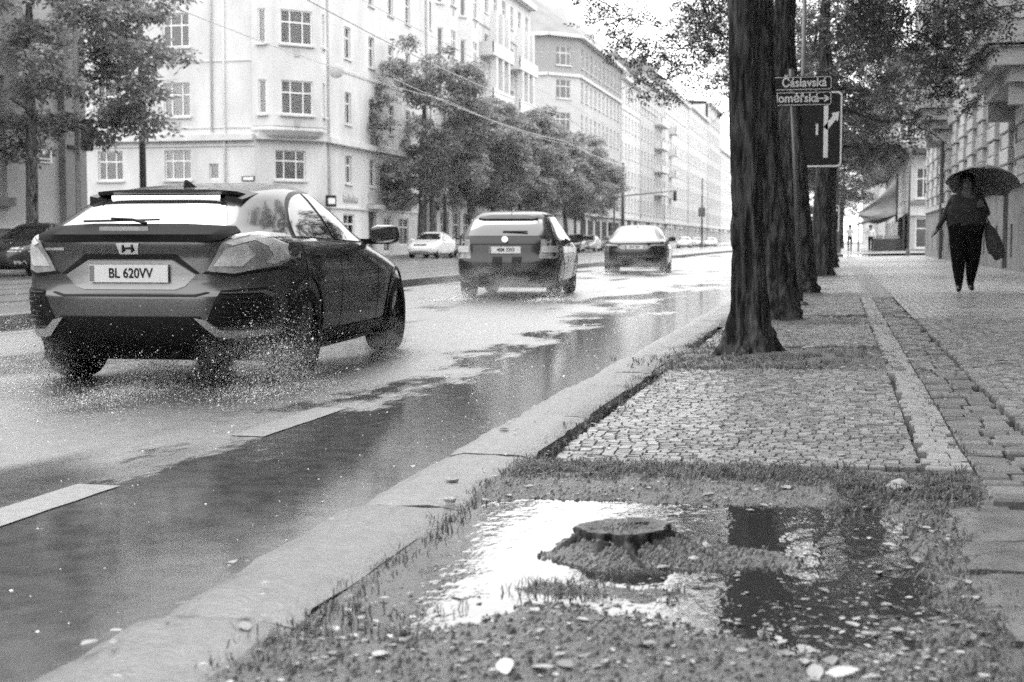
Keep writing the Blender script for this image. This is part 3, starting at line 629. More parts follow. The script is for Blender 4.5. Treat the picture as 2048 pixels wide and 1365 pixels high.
# second corner house with the dark top storey
d = empty('second_corner_house', (-28, 146, 0)); tag(d, 'corner house with dark brick top storey under a hipped roof', 'house', 'houses along the far side of the street')
YB = 141.0; YD = 144.0; H2 = 21.4; LB = 28.5
fb = Fr((-46, YB, 0), (1, 0, 0), (0, -1, 0), d); WB_ = 46 + XF - 2.6; fb2 = Fr((XF, YD, 0), (0, 1, 0), (1, 0, 0), d)
cc = np.array([2.6, YD - YB, 0]); fbc = Fr((XF - 2.6, YB, 0), cc, (cc[1], -cc[0], 0), d); LC = np.linalg.norm(cc)
zr2 = [(5.0, 6.9), (8.6, 10.5), (12.0, 13.9), (15.3, 17.2)]; ztop = (18.6, 20.5)
for fr, L, cs in ((fb, WB_, [WB_ - 3.2, WB_ - 8.5, WB_ - 13]), (fbc, LC, [LC / 2]), (fb2, LB, [1.8 + 2.75 * i for i in range(10)])):
    w2 = 1.9 if fr is not fb2 else 1.3
    hs = [(u - w2 / 2, u + w2 / 2, a, b) for u in cs for a, b in zr2]; ht = [(u - w2 / 2, u + w2 / 2) + ztop for u in cs]
    fr.wall('wall', L, 0, 17.75, hs, m_plaster3, .2); fr.wall('brick_storey', L, 17.76, H2, ht, m_brick, .2)
    for h in hs + ht: window(fr, (h[0] + h[1]) / 2, h[2], w2, h[3] - h[2], 'six' if w2 > 1.5 else 'four', -.12, False, True)
    fr.box('string_course', 0, L, 0, .25, 17.5, 17.8, m_trim); fr.box('eaves', -.2, L + .2, -.2, .6, H2, H2 + .35, m_trim); fr.box('shop_cornice', 0, L, 0, .3, 3.6, 3.9, m_trim)
    if fr is fb2:
        for k in range(6): fr.box('shop_shade_panel', 1 + 4.6 * k, 4.4 + 4.6 * k, -.02, .02, .4, 3.1, m_room)  # dark panels on the closed wall, painting in unlit shop fronts
core(d, -46, XF - .5, YB + 3.4, YD + LB - .02, H2, m_plaster3)
MB().add([(-18, -5, H2 + .36), (-.3, -5, H2 + .36), (2.4, -1.7, H2 + .36), (2.4, 26.5, H2 + .36), (-18, 26.5, H2 + .36), (-4.5, 1.5, H2 + 5.6), (-3.0, 26.5, H2 + 5.6), (-13, 26.5, H2 + 5.6), (-13, 1.5, H2 + 5.6)], [(0, 1, 5, 8), (1, 2, 5), (2, 3, 6, 5), (3, 4, 7, 6), (4, 0, 8, 7), (5, 6, 7, 8)]).build('roof', m_roof, d)
for yy in (4, 14, 22): MB().box(-5.4, -4.2, yy, yy + 1.8, H2 + 4, H2 + 7.2).build('chimney', m_plaster3, d)
terrace('terrace_house', 'light terrace house next beyond the brick topped corner house', 172.7, 190, 20.6, m_plaster2, 2.8, 1.2, roofh=4.5, chim=2)
terrace('terrace_house', 'grey terrace house with a column of balconies', 190.1, 217, 22.5, m_plaster3, 3.0, 1.3, roofh=3.5, chim=2, balcony=[(15, 24, z) for z in np.arange(7.5, 19, 3.35)])
terrace('terrace_house', 'pale terrace house with high attic far down the street', 217.1, 252, 24, m_plaster2, 3.2, 1.3, roofh=4.5, chim=2, balcony=[(6, 10, z) for z in np.arange(7.5, 19, 3.35)])
terrace('terrace_house', 'cream terrace house far down the street below the flat topped block', 252.1, 290, 24.5, m_plaster, 3.2, 1.3, roofh=3.0, chim=1)
terrace('tall_block', 'flat topped tall block near the end of the street', 290.1, 322, 28.5, m_plaster3, 3.4, 1.5, roofh=.8, chim=0)
terrace('terrace_house', 'lowest pale house at the far end of the street', 322.1, 380, 21, m_plaster2, 3.6, 1.5, roofh=3, chim=1)
terrace('terrace_house', 'farthest hazy house where the street closes', 380.1, 470, 20, m_plaster3, 4.0, 1.6, roofh=3, chim=1)
# ================================================================== RIGHT SIDE
XR = 4.15
r = empty('rusticated_house', (XR, 50, .2)); tag(r, 'grey house with banded stone blocks and oriel bays beside the pavement', 'house')
YE = 71.0; YS = -45.0; L = YE - YS
fr = Fr((XR, YS, 0), (0, 1, 0), (-1, 0, 0), r)
PITCH = 3.3; cs = [L - 1.9 - PITCH * i for i in range(0, 33)]; ZP = 2.35
hs = [(u - .62, u + .62, 2.75, 5.2) for u in cs if u > 1]; zup = [(8.0, 10.0), (11.6, 13.6), (15.2, 17.2)]
hup = [(u - .6, u + .6, a, b) for u in cs if u > 1 for a, b in zup]
bs = [(u - .22, u + .22, .55, 1.35) for u in cs if u > 1]
dr = (L - 28.5, L - 27.3, .2, 2.6)
DOORU = (36.9 - YS, 38.0 - YS)
hs = [h for h in hs if not (h[0] < DOORU[1] and h[1] > DOORU[0])]; bs = [h for h in bs if not (h[0] < DOORU[1] + .3 and h[1] > DOORU[0] - .3)]
fr.wall('plinth_wall', L, .1, ZP, bs + [(DOORU[0], DOORU[1], .25, ZP)], m_stone_dk, .3, n=.1); fr.wall('wall', L, ZP, 20, hs + hup, m_stone_r, .35)
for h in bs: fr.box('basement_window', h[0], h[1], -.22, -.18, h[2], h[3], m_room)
fr.box('street_door', DOORU[0], DOORU[1], -.2, -.14, .22, ZP, m_black)
fr.box('plinth_cap', 0, L, .1, .2, ZP - .12, ZP + .06, m_stone_r)
for h in hs: window(fr, (h[0] + h[1]) / 2, h[2], 1.24, 2.45, 'four', -.3, False, True)
for h in hup: window(fr, (h[0] + h[1]) / 2, h[2], 1.2, 2.0, 'four', -.3, False, True)
# stone blocks on the piers, long and short in turn
blk = {}
def block(w_, h_, dpt):
    k = (w_, h_, dpt)
    if k not in blk:
        b = .025; V = []
        for (n, i) in ((0, 0), (dpt - b, 0), (dpt, b)):
            V += [(-w_ / 2 + i, -n, i), (w_ / 2 - i, -n, i), (w_ / 2 - i, -n, h_ - i), (-w_ / 2 + i, -n, h_ - i)]
        F = [(4 * k_ + j, 4 * k_ + (j + 1) % 4, 4 * (k_ + 1) + (j + 1) % 4, 4 * (k_ + 1) + j) for k_ in range(2) for j in range(4)] + [(8, 9, 10, 11)]
        blk[k] = MB().add(V, F).mesh('stone_block', m_stone_r)
    return blk[k]
piers = [(a + b) / 2 for a, b in zip(cs[:-1], cs[1:])] + [L - .62]
piers = [p for p in piers if p + YS > 24]
cnt = 0
for p in piers:
    full = 1.9 if p < L - 1 else 1.05
    for i, zz in enumerate(np.arange(ZP + .1, 6.4, .4)):
        wd = full if i % 2 else full - .42
        dp = .16 if i % 2 else .13
        fr.put('stone_block', block(round(wd, 2), .37, dp), p, 0, zz)
    cnt += 1
for u in [c_ for c_ in cs if c_ + YS > 24]:
    fr.put('keystone', block(1.3, .55, .18), u, 0, 5.3); fr.put('keystone', block(.4, .62, .24), u, 0, 5.27)
fr.box('string_course', 0, L, 0, .22, 6.45, 6.7, m_stone_r); fr.box('cornice', 0, L, 0, .9, 19.8, 20.6, m_stone_r)
pipe(fr, L - 12.2, .2, 20, n=.22, r=.075, mat=m_stone_dk)
for yb0, yb1 in ((31.0, 37.0), (56.3, 62.0)):
    u0, u1 = yb0 - YS, yb1 - YS; DP = 1.2; ZB = 5.9 if yb0 > 50 else 4.95
    q = Fr((XR, yb0, 0), (-1, 0, 0), (0, -1, 0), r); q.wall('bay_wall', DP, ZB, 20, [(.32, .9, z, z + 1.9) for z in (8.0, 11.6, 15.2)], m_stone_r, .2)
    for z in (8.0, 11.6, 15.2): window(q, .61, z, .58, 1.9, 'one', -.1, False, True)
    q2 = Fr((XR - DP, yb0, 0), (0, 1, 0), (-1, 0, 0), r); Lb = yb1 - yb0; h2 = [(u - .6, u + .6, a, b) for u in (1.4, Lb - 1.4) for a, b in zup]
    q2.wall('bay_wall', Lb, ZB, 20, h2, m_stone_r, .2)
    for h in h2: window(q2, (h[0] + h[1]) / 2, h[2], 1.2, 2.0, 'four', -.12, False, True)
    q3 = Fr((XR, yb1, 0), (-1, 0, 0), (0, 1, 0), r); q3.wall('bay_wall', DP, ZB, 20, [], m_stone_r)
    fr.box('bay_floor', u0, u1, 0, DP, ZB - .02, ZB + .1, m_stone_r)
    for k, (zz, t, pr) in enumerate(((ZB + .05, .16, .09), (ZB + .55, .1, .06), (ZB + 1.35, .12, .08), (ZB + 1.9, .1, .06))):
        fr.box('bay_moulding', u0 - pr, u1 + pr, 0, DP + pr, zz, zz + t, m_stone_r)
    # stepped soffit
    fr.box('bay_soffit', u0 + .1, u1 - .1, 0, DP - .12, ZB - .38, ZB - .03, m_stone_r); fr.box('bay_soffit', u0 + .35, u1 - .35, 0, DP - .45, ZB - .7, ZB - .39, m_stone_r)
    for uu in (u0 + .6, u1 - .9): fr.box('bracket', uu, uu + .35, 0, .7, ZB - 1.15, ZB - .71, m_stone_r)
MB().box(.45, 14, YS - 50, YE - 50 - .02, -.2, 19.6).build('inner_wall', m_stone_dk, r)
MB().add([(XR - XR - .1, YE - 50, -.2), (14, YE - 50, -.2), (14, YE - 50, 20), (-.1, YE - 50, 20)], [(0, 1, 2, 3)]).build('end_wall', m_stone_r, r)
# two storey shop house past the cross street
s = empty('shop_house', (5, 104, .2)); tag(s, 'two storey corner shop house with deep dark eaves beyond the cross street', 'house')
fa2 = Fr((14.7, 103, 0), (-1, 0, 0), (0, -1, 0), s); WS = 10.0; fs2 = Fr((4.7, 103, 0), (0, 1, 0), (-1, 0, 0), s); LS2 = 50
h1 = [(WS - 2.1, WS - .5, 3.9, 6.0), (WS - 5.0, WS - 3.4, 3.9, 6.0)]; g1 = [(WS - 2.3, WS - .5, .45, 2.5), (WS - 4.6, WS - 2.8, .45, 2.5)]
fa2.wall('wall', WS, 0, 6.9, h1 + g1, m_plaster3, .25)
for h in h1 + g1: window(fa2, (h[0] + h[1]) / 2, h[2], h[1] - h[0], h[3] - h[2], 'six' if h in h1 else 'four', -.12, False, True)
fa2.box('ledge', 0, WS, 0, .2, 3.5, 3.72, m_stone_dk); fa2.box('ledge', 0, WS, 0, .2, 2.7, 2.85, m_trim)
h3 = [(u - .55, u + .55, 3.9, 5.9) for u in np.arange(2.5, 48, 3)]; fs2.wall('wall', LS2, 0, 6.9, h3 + [(u - 1, u + 1, .4, 2.6) for u in np.arange(2.5, 48, 3)], m_plaster3, .25)
for h in h3: window(fs2, (h[0] + h[1]) / 2, h[2], 1.1, 2, 'four', -.12, False, True)
for u in np.arange(2.5, 48, 3): fs2.box('shop_shade_panel', u - 1, u + 1, -.3, -.24, .4, 2.6, m_room)  # dark sheets across the holes stand in for unlit shops behind
MB().box(.3, 9.6, 0, 49, 0, 6.6).build('inner_wall', m_plaster3, s)
MB().add([(-1.6, -2.2, 7.1), (10, -2.2, 7.1), (10, 51, 7.1), (-1.6, 51, 7.1), (3, 3, 9.2), (7, 3, 9.2), (7, 46, 9.2), (3, 46, 9.2), (-1.6, -2.2, 6.75), (10, -2.2, 6.75), (10, 51, 6.75), (-1.6, 51, 6.75)], [(0, 1, 5, 4), (1, 2, 6, 5), (2, 3, 7, 6), (3, 0, 4, 7), (4, 5, 6, 7), (8, 11, 10, 9), (0, 8, 9, 1), (1, 9, 10, 2), (2, 10, 11, 3), (3, 11, 8, 0)]).build('roof', m_iron, s)
# taller houses behind it
def back_house(label, x0, x1, y0, y1, H, mat):
    b_ = empty('back_house', (x0, y0, 0)); tag(b_, label, 'house', 'houses on the near side beyond the cross street'); q = Fr((x0, y0, 0), (0, 1, 0), (-1, 0, 0), b_); q1 = Fr((x1, y0, 0), (-1, 0, 0), (0, -1, 0), b_)
    for F_, L_ in ((q, y1 - y0), (q1, x1 - x0)):
        n = int(L_ / 3.2); hh = [((i + .5) * L_ / n - .6, (i + .5) * L_ / n + .6, z, z + 1.9) for i in range(n) for z in np.arange(4.6, H - 2, 3.4)]
        F_.wall('wall', L_, 0, H, hh, mat, .2); 
        for h in hh: window(F_, (h[0] + h[1]) / 2, h[2], 1.2, 1.9, 'four', -.12, False, True)
        F_.box('cornice', -.3, L_, -.2, .5, H, H + .5, m_trim)
    MB().box(.4, x1 - x0, .4, y1 - y0, 0, H).build('inner_wall', mat, b_)
    MB().add([(-.4, -.4, H + .51), (x1 - x0, -.4, H + .51), (x1 - x0, y1 - y0, H + .51), (-.4, y1 - y0, H + .51), (4, 4, H + 4.5), (4, y1 - y0, H + 4.5), (x1 - x0, y1 - y0, H + 4.5), (x1 - x0, 4, H + 4.5)], [(0, 1, 7, 4), (0, 4, 5, 3), (4, 7, 6, 5), (3, 5, 6, 2), (1, 2, 6, 7)]).build('roof', m_roof, b_)
back_house('tall pale house rising behind the dark roofed shop house', 5.2, 18, 156, 200, 19, m_plaster3)
back_house('distant house on the right behind the tree crowns', 4.6, 18, 200.2, 300, 20, m_plaster)
# ================================================================== CARS
def smooth_path(pts, n=6):
    pts = np.array(pts, float); out = []
    for i in range(len(pts) - 1):
        p0, p1, p2, p3 = pts[max(i - 1, 0)], pts[i], pts[i + 1], pts[min(i + 2, len(pts) - 1)]
        for t in np.linspace(0, 1, n, endpoint=False): out.append(.5 * ((2 * p1) + (-p0 + p2) * t + (2 * p0 - 5 * p1 + 4 * p2 - p3) * t**2 + (-p0 + 3 * p1 - 3 * p2 + p3) * t**3))
    return np.array(out + [pts[-1]])
class Body:
    """car shell: horizontal slices, each a superellipse between rear(z) and front(z); y forward, rear axle at y = 0"""
    def __init__(s, rear, front, width, n=((.2, 5), (1.5, 4.2))):
        s.r = pchip(*zip(*rear)); s.f = pchip(*zip(*front)); s.w = pchip(*zip(*width)); s.n = pchip(*zip(*n)); s.z0 = rear[0][0]; s.z1 = rear[-1][0]
    def sl(s, z): r, f = s.r(z), s.f(z); return (r + f) / 2, (f - r) / 2, s.w(z), s.n(z)
    def rear_y(s, x, z): c, l, w, n = s.sl(z); return c - l * np.power(np.clip(1 - np.power(np.abs(x) / w, n), 1e-4, 1), 1 / n)
    def front_y(s, x, z): c, l, w, n = s.sl(z); return c + l * np.power(np.clip(1 - np.power(np.abs(x) / w, n), 1e-4, 1), 1 / n)
    def side_x(s, y, z): c, l, w, n = s.sl(z); return w * np.power(np.clip(1 - np.power(np.abs(y - c) / l, n), 1e-4, 1), 1 / n)
    def shell(s, name, mats, wheels, RW, parent):
        nz, na = 110, 144; zs = np.linspace(s.z0, s.z1, nz); V = []
        th = np.linspace(0, 2 * math.pi, na, endpoint=False) + math.pi / na
        for z in zs:
            c, l, w, n = s.sl(z); C, S = np.cos(th), np.sin(th)
            V.append(np.column_stack([w * np.sign(C) * np.abs(C) ** (2 / n), c + l * np.sign(S) * np.abs(S) ** (2 / n), np.full(na, z)]))
        F = [(i * na + j, i * na + (j + 1) % na, (i + 1) * na + (j + 1) % na, (i + 1) * na + j) for i in range(nz - 1) for j in range(na)]
        F += [tuple(range(na))[::-1], tuple((nz - 1) * na + j for j in range(na))]
        o = MB().add(np.concatenate(V), F).build(name, mats, parent, smooth=True)
        cut = MB()
        for wy in wheels:
            for sx in (-1, 1):
                x0, x1 = sorted((sx * (s.w(.4) - .27), sx * 1.3))
                cut.add(*cyl_x(x0, x1, wy, RW, RW + .055, 40))
        co = cut.build('cutter', mats); co.data.polygons.foreach_set('material_index', [1] * len(co.data.polygons))
        md = o.modifiers.new('b', 'BOOLEAN'); md.operation = 'DIFFERENCE'; md.object = co; md.solver = 'EXACT'
        baked(o); bpy.data.objects.remove(co)
        try: o.data.set_sharp_from_angle(angle=R(38))
        except Exception: pass
        return o
    def patch(s, name, poly, mat, parent, where='rear', off=.006, thick=.012, step=.045, both=False, sub=True, mirror=False, smooth=True):
        """a polygon given in elevation, laid on the shell; (x,z) on rear/front, (y,z) on the side"""
        out = []
        for sgn in ((1, -1) if both else (1,)):
            bm = bmesh.new(); vs = [bm.verts.new((a, 0, b)) for a, b in poly]; bm.faces.new(vs)
            P = np.array(poly)
            for ax, nrm in ((0, (1, 0, 0)), (1, (0, 0, 1))):
                a = P[:, ax].min() + step
                while a < P[:, ax].max() - 1e-4:
                    co = (a, 0, 0) if ax == 0 else (0, 0, a)
                    bmesh.ops.bisect_plane(bm, geom=bm.verts[:] + bm.edges[:] + bm.faces[:], plane_co=co, plane_no=nrm); a += step
            bm.verts.ensure_lookup_table()
            top = np.array([v.co[:] for v in bm.verts]); faces = [[v.index for v in f.verts] for f in bm.faces]
            bm.verts.index_update(); faces = [[v.index for v in f.verts] for f in bm.faces]
            be = [e for e in bm.edges if len(e.link_faces) == 1]; edges = [(e.verts[0].index, e.verts[1].index) for e in be]; bm.free()
            a, b = top[:, 0] * (sgn if where != 'side' else 1), top[:, 2]
            if where == 'rear': U = np.column_stack([a, s.rear_y(a, b) - off, b]); Lw = np.column_stack([a, s.rear_y(a, b) + thick, b])
            elif where == 'front': U = np.column_stack([a, s.front_y(a, b) + off, b]); Lw = np.column_stack([a, s.front_y(a, b) - thick, b])
            else: x = s.side_x(a, b); U = np.column_stack([sgn * (x + off), a, b]); Lw = np.column_stack([sgn * (x - thick), a, b])
            n = len(U); F = [tuple(f) for f in faces] + [(p, q, q + n, p + n) for p, q in edges]
            o = MB().add(np.vstack([U, Lw]), F).build(name, mat, parent, smooth=smooth)
            bm = bmesh.new(); bm.from_mesh(o.data); bmesh.ops.recalc_face_normals(bm, faces=bm.faces); bm.to_mesh(o.data); bm.free()
            try: o.data.set_sharp_from_angle(angle=R(40))
            except Exception: pass
            out.append(o)
        return out if both else out[0]
def cyl_x(x0, x1, cy_, cz, r, n=32):
    V = [(x, cy_ + r * math.cos(2 * math.pi * j / n), cz + r * math.sin(2 * math.pi * j / n)) for x in (x0, x1) for j in range(n)]
    F = [(j, n + j, n + (j + 1) % n, (j + 1) % n) for j in range(n)] + [tuple(range(n)), tuple(range(2 * n - 1, n - 1, -1))]
    return V, F
def wheel_meshes(rt, wd, spokes=5, rim=None):
    rr = rt * .68
    ty = MB().lathe([(rr, -wd / 2), (rt * .93, -wd / 2), (rt * .985, -wd * .38), (rt, -wd * .2), (rt, wd * .2), (rt * .985, wd * .38), (rt * .93, wd / 2), (rr, wd / 2)], 40, 'x').mesh('tyre', m_rubber, True, 40)
    rm = MB().lathe([(rr, -wd / 2 + .01), (rr, wd / 2 - .012), (rr * .93, wd / 2 - .005), (rr * .9, wd / 2 - .05), (rr * .88, -wd * .1), (.001, -wd * .1)], 36, 'x')
    for k in range(spokes * 2):
        a = 2 * math.pi * (k // 2) / spokes + (.13 if k % 2 else -.13); d = np.array([0, math.cos(a), math.sin(a)]); t = np.array([0, -math.sin(a), math.cos(a)])
        rm.obox(np.array([wd / 2 - .045, 0, 0]) + d * rr * .53, (.016, 0, 0), d * rr * .4, t * .014)
    rm.lathe([(rr * .22, 0), (rr * .22, wd / 2 - .03), (.001, wd / 2 - .025)], 16, 'x')
    return ty, rm.mesh('rim', rim or m_rim, True, 35)
def add_wheels(root, ty, rm, wheels, track, rt, parts=True):
    for wy in wheels:
        for sx in (-1, 1):
            wh = empty('wheel', (sx * track, wy, rt), 0 if sx > 0 else math.pi); wh.parent = root
            link('tyre', ty, wh); link('rim', rm, wh, rot=(random.uniform(0, 1), 0, 0))
def mirror_pair(root, y, z, x, body, mglass, mats=None, sz=1.0):
    for sx in (-1, 1):
        c = np.array([sx * x, y, z]); prof = []
        mb = MB(); n = 10; V = []; F = []
        rings = [(-.075, .86), (-.05, 1.0), (.0, .98), (.05, .72), (.075, .3)]
        for (dy, q) in rings:
            for j in range(n):
                a = 2 * math.pi * j / n; ca, sa = math.cos(a), math.sin(a)
                V.append(c + np.array([sx * .115 * sz * q * np.sign(ca) * abs(ca) ** .6, dy * sz + .02 * ca, .075 * sz * q * np.sign(sa) * abs(sa) ** .6]))
        k = len(rings); F = [(i * n + j, i * n + (j + 1) % n, (i + 1) * n + (j + 1) % n, (i + 1) * n + j) for i in range(k - 1) for j in range(n)] + [tuple(range(n)), tuple((k - 1) * n + j for j in range(n))]
        mb.add(V, F); mb.obox(c + np.array([-sx * .14 * sz, .02, -.055]), (.075 * sz, 0, .0), (0, .03, 0), (0, 0, .022))
        h = mb.build('wing_mirror', body, root, smooth=True, angle=50)
        V2 = [c + np.array([sx * .098 * sz * np.sign(math.cos(a)) * abs(math.cos(a)) ** .6, -.082 * sz + .02 * math.cos(a), .062 * sz * np.sign(math.sin(a)) * abs(math.sin(a)) ** .6]) for a in np.linspace(0, 2 * math.pi, 16, endpoint=False)]
        MB().add(V2, [tuple(range(16))]).build('mirror_glass', mglass, h)
def plate(root, x, y, z, txt, front=False, wdt=.52, parent=None, tilt=0.0, txtsize=.085, band=True):
    s = -1 if not front else 1
    p = MB().box(-wdt / 2, wdt / 2, -.006, .006, -.055, .055).build('number_plate', m_plate, root, (x, y, z), (0, 0, math.pi if front else 0))
    if txt:
        link('plate_text', text_mesh(txt, txtsize, m_ink, True, .001, .85), p, (.015, -.0075, 0), (math.pi / 2, 0, 0))
        MB().box(-wdt / 2 + .003, -wdt / 2 + .035, -.0075, -.0065, -.05, .05).build('country_band', m_platebl, p)
    return p
m_platebl = M('plate_band', .2, .4, .4)
def paint(name, v, metal=.6, rough=.3):
    m = M(name, v, rough, .5, metal=metal, var=.06, scale=30, coat=.45)
    m.node_tree.nodes['Principled BSDF'].inputs['Specular Tint'].default_value = (.2, .2, .2, 1)
    return m
m_matte = M('matte_black', .006, .7, .08, var=.2)
DLO = {}
# ------------------------------------------------------------------ silver hatchback passing in the near lane
def civic():
    root = empty('hatchback_car', (-4.408, 9.073, 0), R(4.5))
    tag(root, 'silver grey hatchback throwing up spray in the nearest lane, largest car', 'car', 'cars driving away')
    pt = paint('silver_grey_paint', .115, .7, .27); RW = .325
    B = Body([(.19, -.66), (.28, -.80), (.36, -.88), (.48, -.92), (.60, -.93), (.63, -.905), (.70, -.885), (.84, -.885), (.93, -.915), (.985, -.905), (1.005, -.84), (1.04, -.74), (1.1, -.6), (1.2, -.38), (1.26, -.2), (1.3, .02), (1.33, .27), (1.355, .55), (1.375, .85), (1.385, 1.0)],
             [(.19, 3.3), (.3, 3.5), (.5, 3.56), (.62, 3.5), (.72, 3.34), (.8, 3.0), (.87, 2.6), (.93, 2.32), (1.0, 2.1), (1.1, 1.9), (1.2, 1.7), (1.29, 1.48), (1.34, 1.32), (1.36, 1.23), (1.375, 1.14), (1.385, 1.06)],
             [(.19, .76), (.26, .84), (.4, .88), (.55, .895), (.7, .9), (.82, .885), (.92, .85), (1.0, .80), (1.1, .745), (1.2, .67), (1.28, .60), (1.33, .53), (1.36, .45), (1.375, .35), (1.385, .2)], ((.19, 5.5), (.95, 5.2), (1.05, 4.4), (1.385, 3.8)))
    B.shell('body', [pt, m_black], (0, 2.7), RW, root)
    P = lambda n, poly, mat, **k: B.patch(n, poly, mat, root, **k)
    P('rear_window', [(-.56, 1.035), (.56, 1.035), (.50, 1.12), (.44, 1.2), (.38, 1.235), (-.38, 1.235), (-.44, 1.2), (-.50, 1.12)], m_glassrear, off=.012, thick=.02)
    # wing between window and tailgate, with the high brake lamp on it
    wg = P('rear_wing', [(-.66, 1.005), (-.6, 1.045), (-.3, 1.06), (.3, 1.06), (.6, 1.045), (.66, 1.005), (.6, .955), (.5, .945), (-.5, .945), (-.6, .955)], m_matte, off=.035, thick=.05)
    MB().box(-.16, .16, -.975, -.955, 1.012, 1.038).build('brake_lamp', m_lampr, wg)
    # roof spoiler
    sp = MB(); ys = []
    xs = np.linspace(-.49, .49, 17); V = []
    for x in xs:
        q = 1 - (x / .53) ** 4; 
        V += [(x, -.25 - .05 * q, 1.272 + .02 * q), (x, .12, 1.322 - .07 * (x / .49) ** 2), (x, -.23 - .05 * q, 1.25 + .012 * q), (x, .06, 1.26 - .05 * (x / .49) ** 2)]
    F = []
    for i in range(16):
        a = 4 * i; b = a + 4; F += [(a, a + 1, b + 1, b), (a + 2, b + 2, b + 3, a + 3), (a, b, b + 2, a + 2)]
    sp.add(V, F + [(0, 2, 3, 1), (64, 65, 67, 66)]).build('roof_spoiler', pt, root, smooth=True, angle=40)
    for sx in (-1, 1):
        MB().obox((sx * .475, -.13, 1.228), (.06, 0, -.012), (0, .16, .025), (0, 0, .034)).build('spoiler_end', m_black, root)
    MB().obox((0, -.24, 1.25), (.38, 0, 0), (0, .05, .01), (0, 0, .012)).build('spoiler_slot', m_chrome, root)
    # tailgate details
    bd = P('badge', [(-.075, .935), (.075, .935), (.06, .865), (-.06, .865)], m_chrome, off=.012)
    for sx in (-1, 1):
        MB().obox((sx * .03, B.rear_y(0, .9) - .018, .9), (.005, 0, .001), (0, .006, 0), (0, 0, .025)).build('badge_letter', m_black, bd)
    MB().obox((0, B.rear_y(0, .9) - .018, .9), (.025, 0, 0), (0, .006, 0), (0, 0, .005)).build('badge_letter', m_black, bd)
    P('plate_recess', [(-.43, .735), (-.28, .825), (.28, .825), (.43, .735), (.36, .665), (.3, .645), (-.3, .645), (-.36, .665)], paint('recess_paint', .26, .6, .35), off=.005)
    P('recess_lip', [(-.46, .742), (-.43, .742), (-.28, .833), (.28, .833), (.43, .742), (.46, .742), (.3, .862), (-.3, .862)], m_black, off=.009)
    plate(root, 0, B.rear_y(.2, .745) - .028, .745, 'BL 620VV')
    P('bumper_seam', [(-.52, .628), (-.44, .603), (.44, .603), (.52, .628), (.5, .632), (.43, .615), (-.43, .615), (-.5, .632)], m_black, off=.006)
    P('model_badge', [(-.62, .905), (-.43, .905), (-.43, .89), (-.62, .89)], m_chrome, off=.008)
    for sx, o in zip((1, -1), P('tail_lamp', [(.50, .76), (.60, .94), (.74, 1.0), (.80, .99), (.845, .95), (.872, .84), (.84, .79), (.66, .745)], m_lampr, off=.014, both=True, step=.022)):
        B.patch('lamp_bar', [(.62, .935), (.74, .985), (.79, .975), (.835, .93), (.86, .84), (.83, .80), (.80, .81), (.825, .85), (.80, .92), (.75, .955), (.66, .92)], m_lampw, o, off=.022, step=.02) if sx > 0 else B.patch('lamp_bar', [(-a, b) for a, b in [(.62, .935), (.74, .985), (.79, .975), (.835, .93), (.86, .84), (.83, .80), (.80, .81), (.825, .85), (.80, .92), (.75, .955), (.66, .92)]], m_lampw, o, off=.022, step=.02)
        B.patch('reversing_lamp', [(sx * a, b) for a, b in [(.54, .79), (.62, .9), (.72, .93), (.76, .86), (.7, .79)]], m_lampw, o, off=.019, step=.025)
    P('lamp_sill', [(.47, .745), (.66, .725), (.86, .765), (.86, .785), (.66, .745), (.5, .765)], m_black, off=.014, both=True)
    P('lamp_shoulder', [(-.84, .985), (-.55, 1.01), (-.2, 1.0), (-.2, .98), (-.5, .975), (-.8, .94)], m_lampw, where='side', off=.006, both=True, step=.04)
    for sx, o in zip((1, -1), P('bumper_vent', [(.5, .44), (.585, .64), (.79, .655), (.862, .60), (.868, .46), (.82, .41), (.56, .41)], m_black, off=.01, both=True)):
        for zz in np.arange(.44, .64, .03):
            B.patch('vent_slat', [(sx * .60, zz), (sx * .83, zz), (sx * .83, zz + .008), (sx * .60, zz + .008)], m_blackg, o, off=.018)
        B.patch('vent_frame', [(sx * a, b) for a, b in [(.58, .625), (.80, .64), (.855, .59), (.862, .45), (.82, .415), (.84, .46), (.84, .58), (.79, .62)]], pt, o, off=.026)
    P('bumper_lip', [(.43, .47), (.5, .455), (.58, .39), (.86, .38), (.868, .345), (.60, .335), (.545, .35)], m_chrome2, off=.03, both=True)
    P('diffuser', [(-.46, .475), (.46, .475), (.56, .35), (.72, .30), (.72, .215), (-.72, .215), (-.72, .30), (-.56, .35)], m_black, off=.012)
    MB().tube([(.25, -.45, .23), (.25, -.78, .23)], .035, 14).build('exhaust_pipe', m_black, root, smooth=True)
    MB().box(-.78, .78, -.5, 3.2, .17, .3).build('underbody', m_black, root)
    # side glazing and doors
    def arc(p): q = smooth_path([(a_, .95 + (b_ - .95) * .89, 0) for a_, b_ in p], 5); return [(float(v_[0]), float(v_[1])) for v_ in q]
    trim = arc([(-.10, .975), (.0, 1.10), (.23, 1.245), (.54, 1.333), (.9, 1.364), (1.2, 1.352), (1.47, 1.28), (1.78, 1.11), (2.08, .935)]) + [(1.2, .94), (.4, .958)]
    for t_ in P('window_trim', trim, m_black, where='side', off=.003, both=True): pass
    P('rear_door_window', arc([(-.03, .985), (.05, 1.1), (.26, 1.222), (.55, 1.308), (.80, 1.337)]) + [(.82, .965), (.4, .975)], m_glassdk, where='side', off=.009, both=True)
    P('front_door_window', [(.89, .963)] + arc([(.88, 1.343), (1.2, 1.332), (1.45, 1.262), (1.75, 1.1), (2.02, .945)]) + [(1.4, .952)], m_glassdk, where='side', off=.009, both=True)
    P('windscreen', [(-.70, .97), (.70, .97), (.54, 1.31), (.3, 1.335), (-.3, 1.335), (-.54, 1.31)], m_glassdk, where='front', off=.012)
